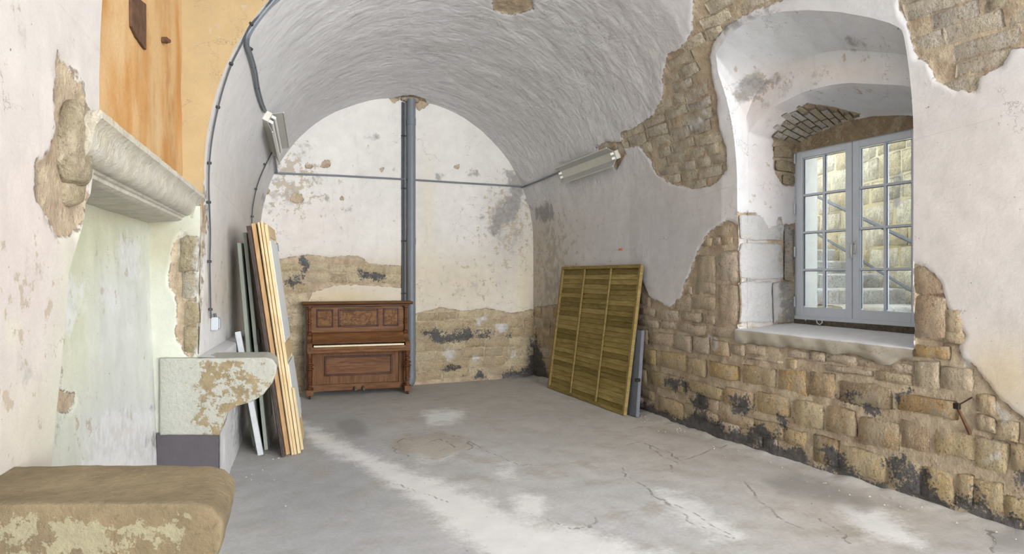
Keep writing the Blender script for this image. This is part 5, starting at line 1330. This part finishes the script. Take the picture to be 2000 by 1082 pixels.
# drain pipe
bx_, by_ = 3.05, 10.03
pipe = empty('drain_pipe', (bx_, by_, 0), label='thick grey plastic drain pipe rising floor to vault behind the piano', cat='pipe')
MB().tube([(0, 0, 0.20), (0, 0, 4.36)], 0.063, 20).done('tube', M_GREY, pipe, smooth=True)
for z in (0.62, 4.02, 2.2): MB().tube([(0, 0, z-0.05), (0, 0, z+0.05)], 0.068, 20).done('collar', M_GREY, pipe, smooth=True)
MB().tube([(0, 0, 0.26), (0, 0, 0.14), (-0.02, -0.02, 0.07), (-0.07, -0.03, 0.045)], 0.068, 20).done('elbow', M_GREY, pipe, smooth=True)
MB().tube([(-0.085, 0.05, 0.72), (0.085, 0.05, 0.72)], 0.008, 8).done('strap', M_RUST, pipe)
for dx, r, lab, mt in ((-0.115, 0.016, 'dark cable duct fixed left of the thick drain pipe, farther from it', M_DARKPL), (-0.08, 0.012, 'slim grey cable duct squeezed against the left of the drain pipe', M_GREY)):
    du_ = empty('cable_duct', (bx_+dx, 10.10, 0.9), label=lab, cat='cable duct')
    MB().tube([(0, 0, 0), (0.002, 0.004, 1.2), (0, 0, 2.2), (0.002, 0, 3.42)], r, 10).done('tube', mt, du_, smooth=True)
    for z in (0.5, 1.3, 2.1, 2.9): MB().box((-r-0.004, -r-0.004, z), (r+0.004, r+0.004, z+0.02), 0.003).done('clip', M_BLACK, du_)
# rough plug of mortar round the pipe head is part of the back wall
boulder('mortar_plug', (3.06, 10.09, 4.37), (0.30, 0.14, 0.09), wall_back, (168, 154, 132), seed=9, power=2.5, amp=0.4, org=np.zeros(3))

# switch box
c, n_ = surf_pt(408, 632, 0.0)
ax = Vector((0.186, 0.983, 0)).normalized()
sb = empty('switch_box', tuple(c), label='small grey plastic socket box on the left wall at the cable end', cat='socket')
sb.rotation_euler = (0, 0, math.atan2(ax.y, ax.x)-PI/2)
M_SW = plain('light_grey_plastic', (176, 180, 184), 0.45, var=0.02)
MB().box((-0.01, -0.05, -0.055), (0.05, 0.05, 0.055), 0.008, 2).done('housing', M_SW, sb); MB().box((0.05, -0.038, -0.042), (0.06, 0.038, 0.042), 0.006, 2).done('cover', M_SW, sb)
MB().tube([(0.02, 0, 0.05), (0.015, 0, 0.085)], 0.012, 10).done('gland', M_DARKPL, sb)

# ------------------------------------------------------------------ fluorescent fittings
M_ENAM = plain('aged_white_enamel', (206, 204, 192), 0.4, var=0.05)
M_ENAM2 = plain('grey_white_reflector', (184, 184, 180), 0.35, var=0.05)
M_TUBE = plain('unlit_fluorescent_tube', (226, 226, 220), 0.25, var=0.02)
def fitting(label, pa, pb_, n_, tubes, out=0.05, fl=0.13, rz=0.0, fa=0.9):
    L = (pb_-pa).length; X = (pb_-pa).normalized(); Z = (n_-X*n_.dot(X)).normalized(); Yv = Z.cross(X)
    root = empty('fluorescent_light', tuple(pa), label=label, cat='light fitting'); M_ = Matrix((X, Yv, Z)).transposed().to_4x4() @ Matrix.Rotation(rz, 4, 'X')
    def bx(nm, a_, b_, mt, bev=0.003, rot=None, par=root):
        m = MB(); m.box(a_, b_, bev, 1, M_ @ rot if rot is not None else M_); return m.done(nm, mt, par)
    bx('channel', (0, -0.055, -0.06), (L, 0.055, out), M_ENAM)
    for sg in (-1, 1):
        R_ = Matrix.Translation((0, sg*0.05, out-0.01)) @ Matrix.Rotation(sg*fa, 4, 'X')
        bx('reflector', (0.02, min(0, sg*fl), 0), (L-0.02, max(0, sg*fl), 0.004), M_ENAM2, 0.001, R_)
        bx('reflector_lip', (0.02, sg*fl-0.004, -0.004), (L-0.02, sg*fl+0.004, 0.012), M_ENAM, 0.001, R_)
    for x in (0.03, L-0.05):
        for y in (-0.03, 0.03): bx('lamp_holder', (x, y-0.016, out), (x+0.022, y+0.016, out+0.05), M_TUBE, 0.004)
    if tubes:
        for y in (-0.03, 0.03):
            P_ = [M_ @ Vector((x, y, out+0.035)) for x in (0.05, 0.051, L-0.05)]
            MB().tube(P_, 0.018, 14).done('tube', M_TUBE, root, smooth=True)
    return root
pa, na_ = surf_pt(514, 222, 0.0); pb2, nb_ = surf_pt(531, 293, 0.0)
print('LEFT LIGHT', pa, pb2, (pb2-pa).length)
fitting('white twin-tube fluorescent fitting high on the left side of the vault', pa, pb2, (na_+nb_).normalized(), True, 0.05)
pa, na_ = surf_pt(1210, 300, 0.0); pb2, nb_ = surf_pt(1102, 340, 0.0)
print('RIGHT LIGHT', pa, pb2, (pb2-pa).length)
rl_ = fitting('white fluorescent fitting without tubes on the right side of the vault', pa, pb2, (na_+nb_).normalized(), False, 0.03, 0.12)

# ------------------------------------------------------------------ odds and ends
c1, n1_ = surf_pt(1893, 846, -0.02); c2, _ = surf_pt(1900, 776, -0.02)
D_ = c1.x*FX+c1.y*FY
hd = Vector(at(1869, 793, D_-0.10))
hk = empty('iron_hinge_pin', tuple(c1), label='rusty iron bar with square head sticking out of the right wall stones', cat='iron bar')
m = MB(); m.tube([Vector((0.03, 0, -0.02)), hd-c1], [0.014, 0.011], 6); m.done('bar', M_RUST, hk)
m = MB(); m.box((-0.014, -0.02, -0.02), (0.014, 0.02, 0.02), 0.003); o = m.done('square_head', M_IRON, hk); o.location = hd-c1
m = MB(); m.tube([hd-c1, c2-c1], 0.005, 6); m.done('stay_wire', M_IRON, hk)
c, n_ = surf_pt(1216, 487, 0.0)
tag(MB().tube([c-n_*0.02, c+n_*0.02], 0.012, 10).done('wall_plug', plain('orange_plastic', (200, 96, 56), 0.5), None), 'tiny orange plastic plug in the right wall above the fence panel', 'wall plug')

# crumbs of mortar and dust along the walls
rc = random.Random(5); V_, F_ = [], []
def crumb(x, y, r):
    b = len(V_)
    for d in ((1, 0, 0), (-.9, .2, 0), (0, 1, 0), (.1, -1, 0), (0, 0, .8), (0, 0, -.3)): V_.append((x+d[0]*r*rc.uniform(.6, 1.2), y+d[1]*r*rc.uniform(.6, 1.2), 0.004+r*0.3+d[2]*r))
    for f in ((0, 2, 4), (2, 1, 4), (1, 3, 4), (3, 0, 4), (2, 0, 5), (1, 2, 5), (3, 1, 5), (0, 3, 5)): F_.append([b+q_ for q_ in f])
for _ in range(420):
    y = rc.uniform(2.4, 9.8); t = rc.random()
    if t < 0.45: x = float(xr(y))-abs(rc.gauss(0.1, 0.12))-0.06
    elif t < 0.8: x = float(xl(y))+0.22+abs(rc.gauss(0, 0.25))
    else: x = rc.uniform(0.8, 4.6)
    if t < 0.8 and y < 5.8 and x < 0.6: continue
    crumb(x, y, rc.choice([0.004, 0.006, 0.008, 0.012]) if t < 0.8 else rc.choice([0.004, 0.006]))
o = link('mortar_crumbs', mesh_np('mortar_crumbs', V_, None, F_, smooth=False), plain('mortar_crumb', (176, 166, 150), 0.95, var=0.3, nscale=3))
tag(o, 'scattered crumbs of plaster and mortar on the grey concrete floor', 'debris', kind='stuff')
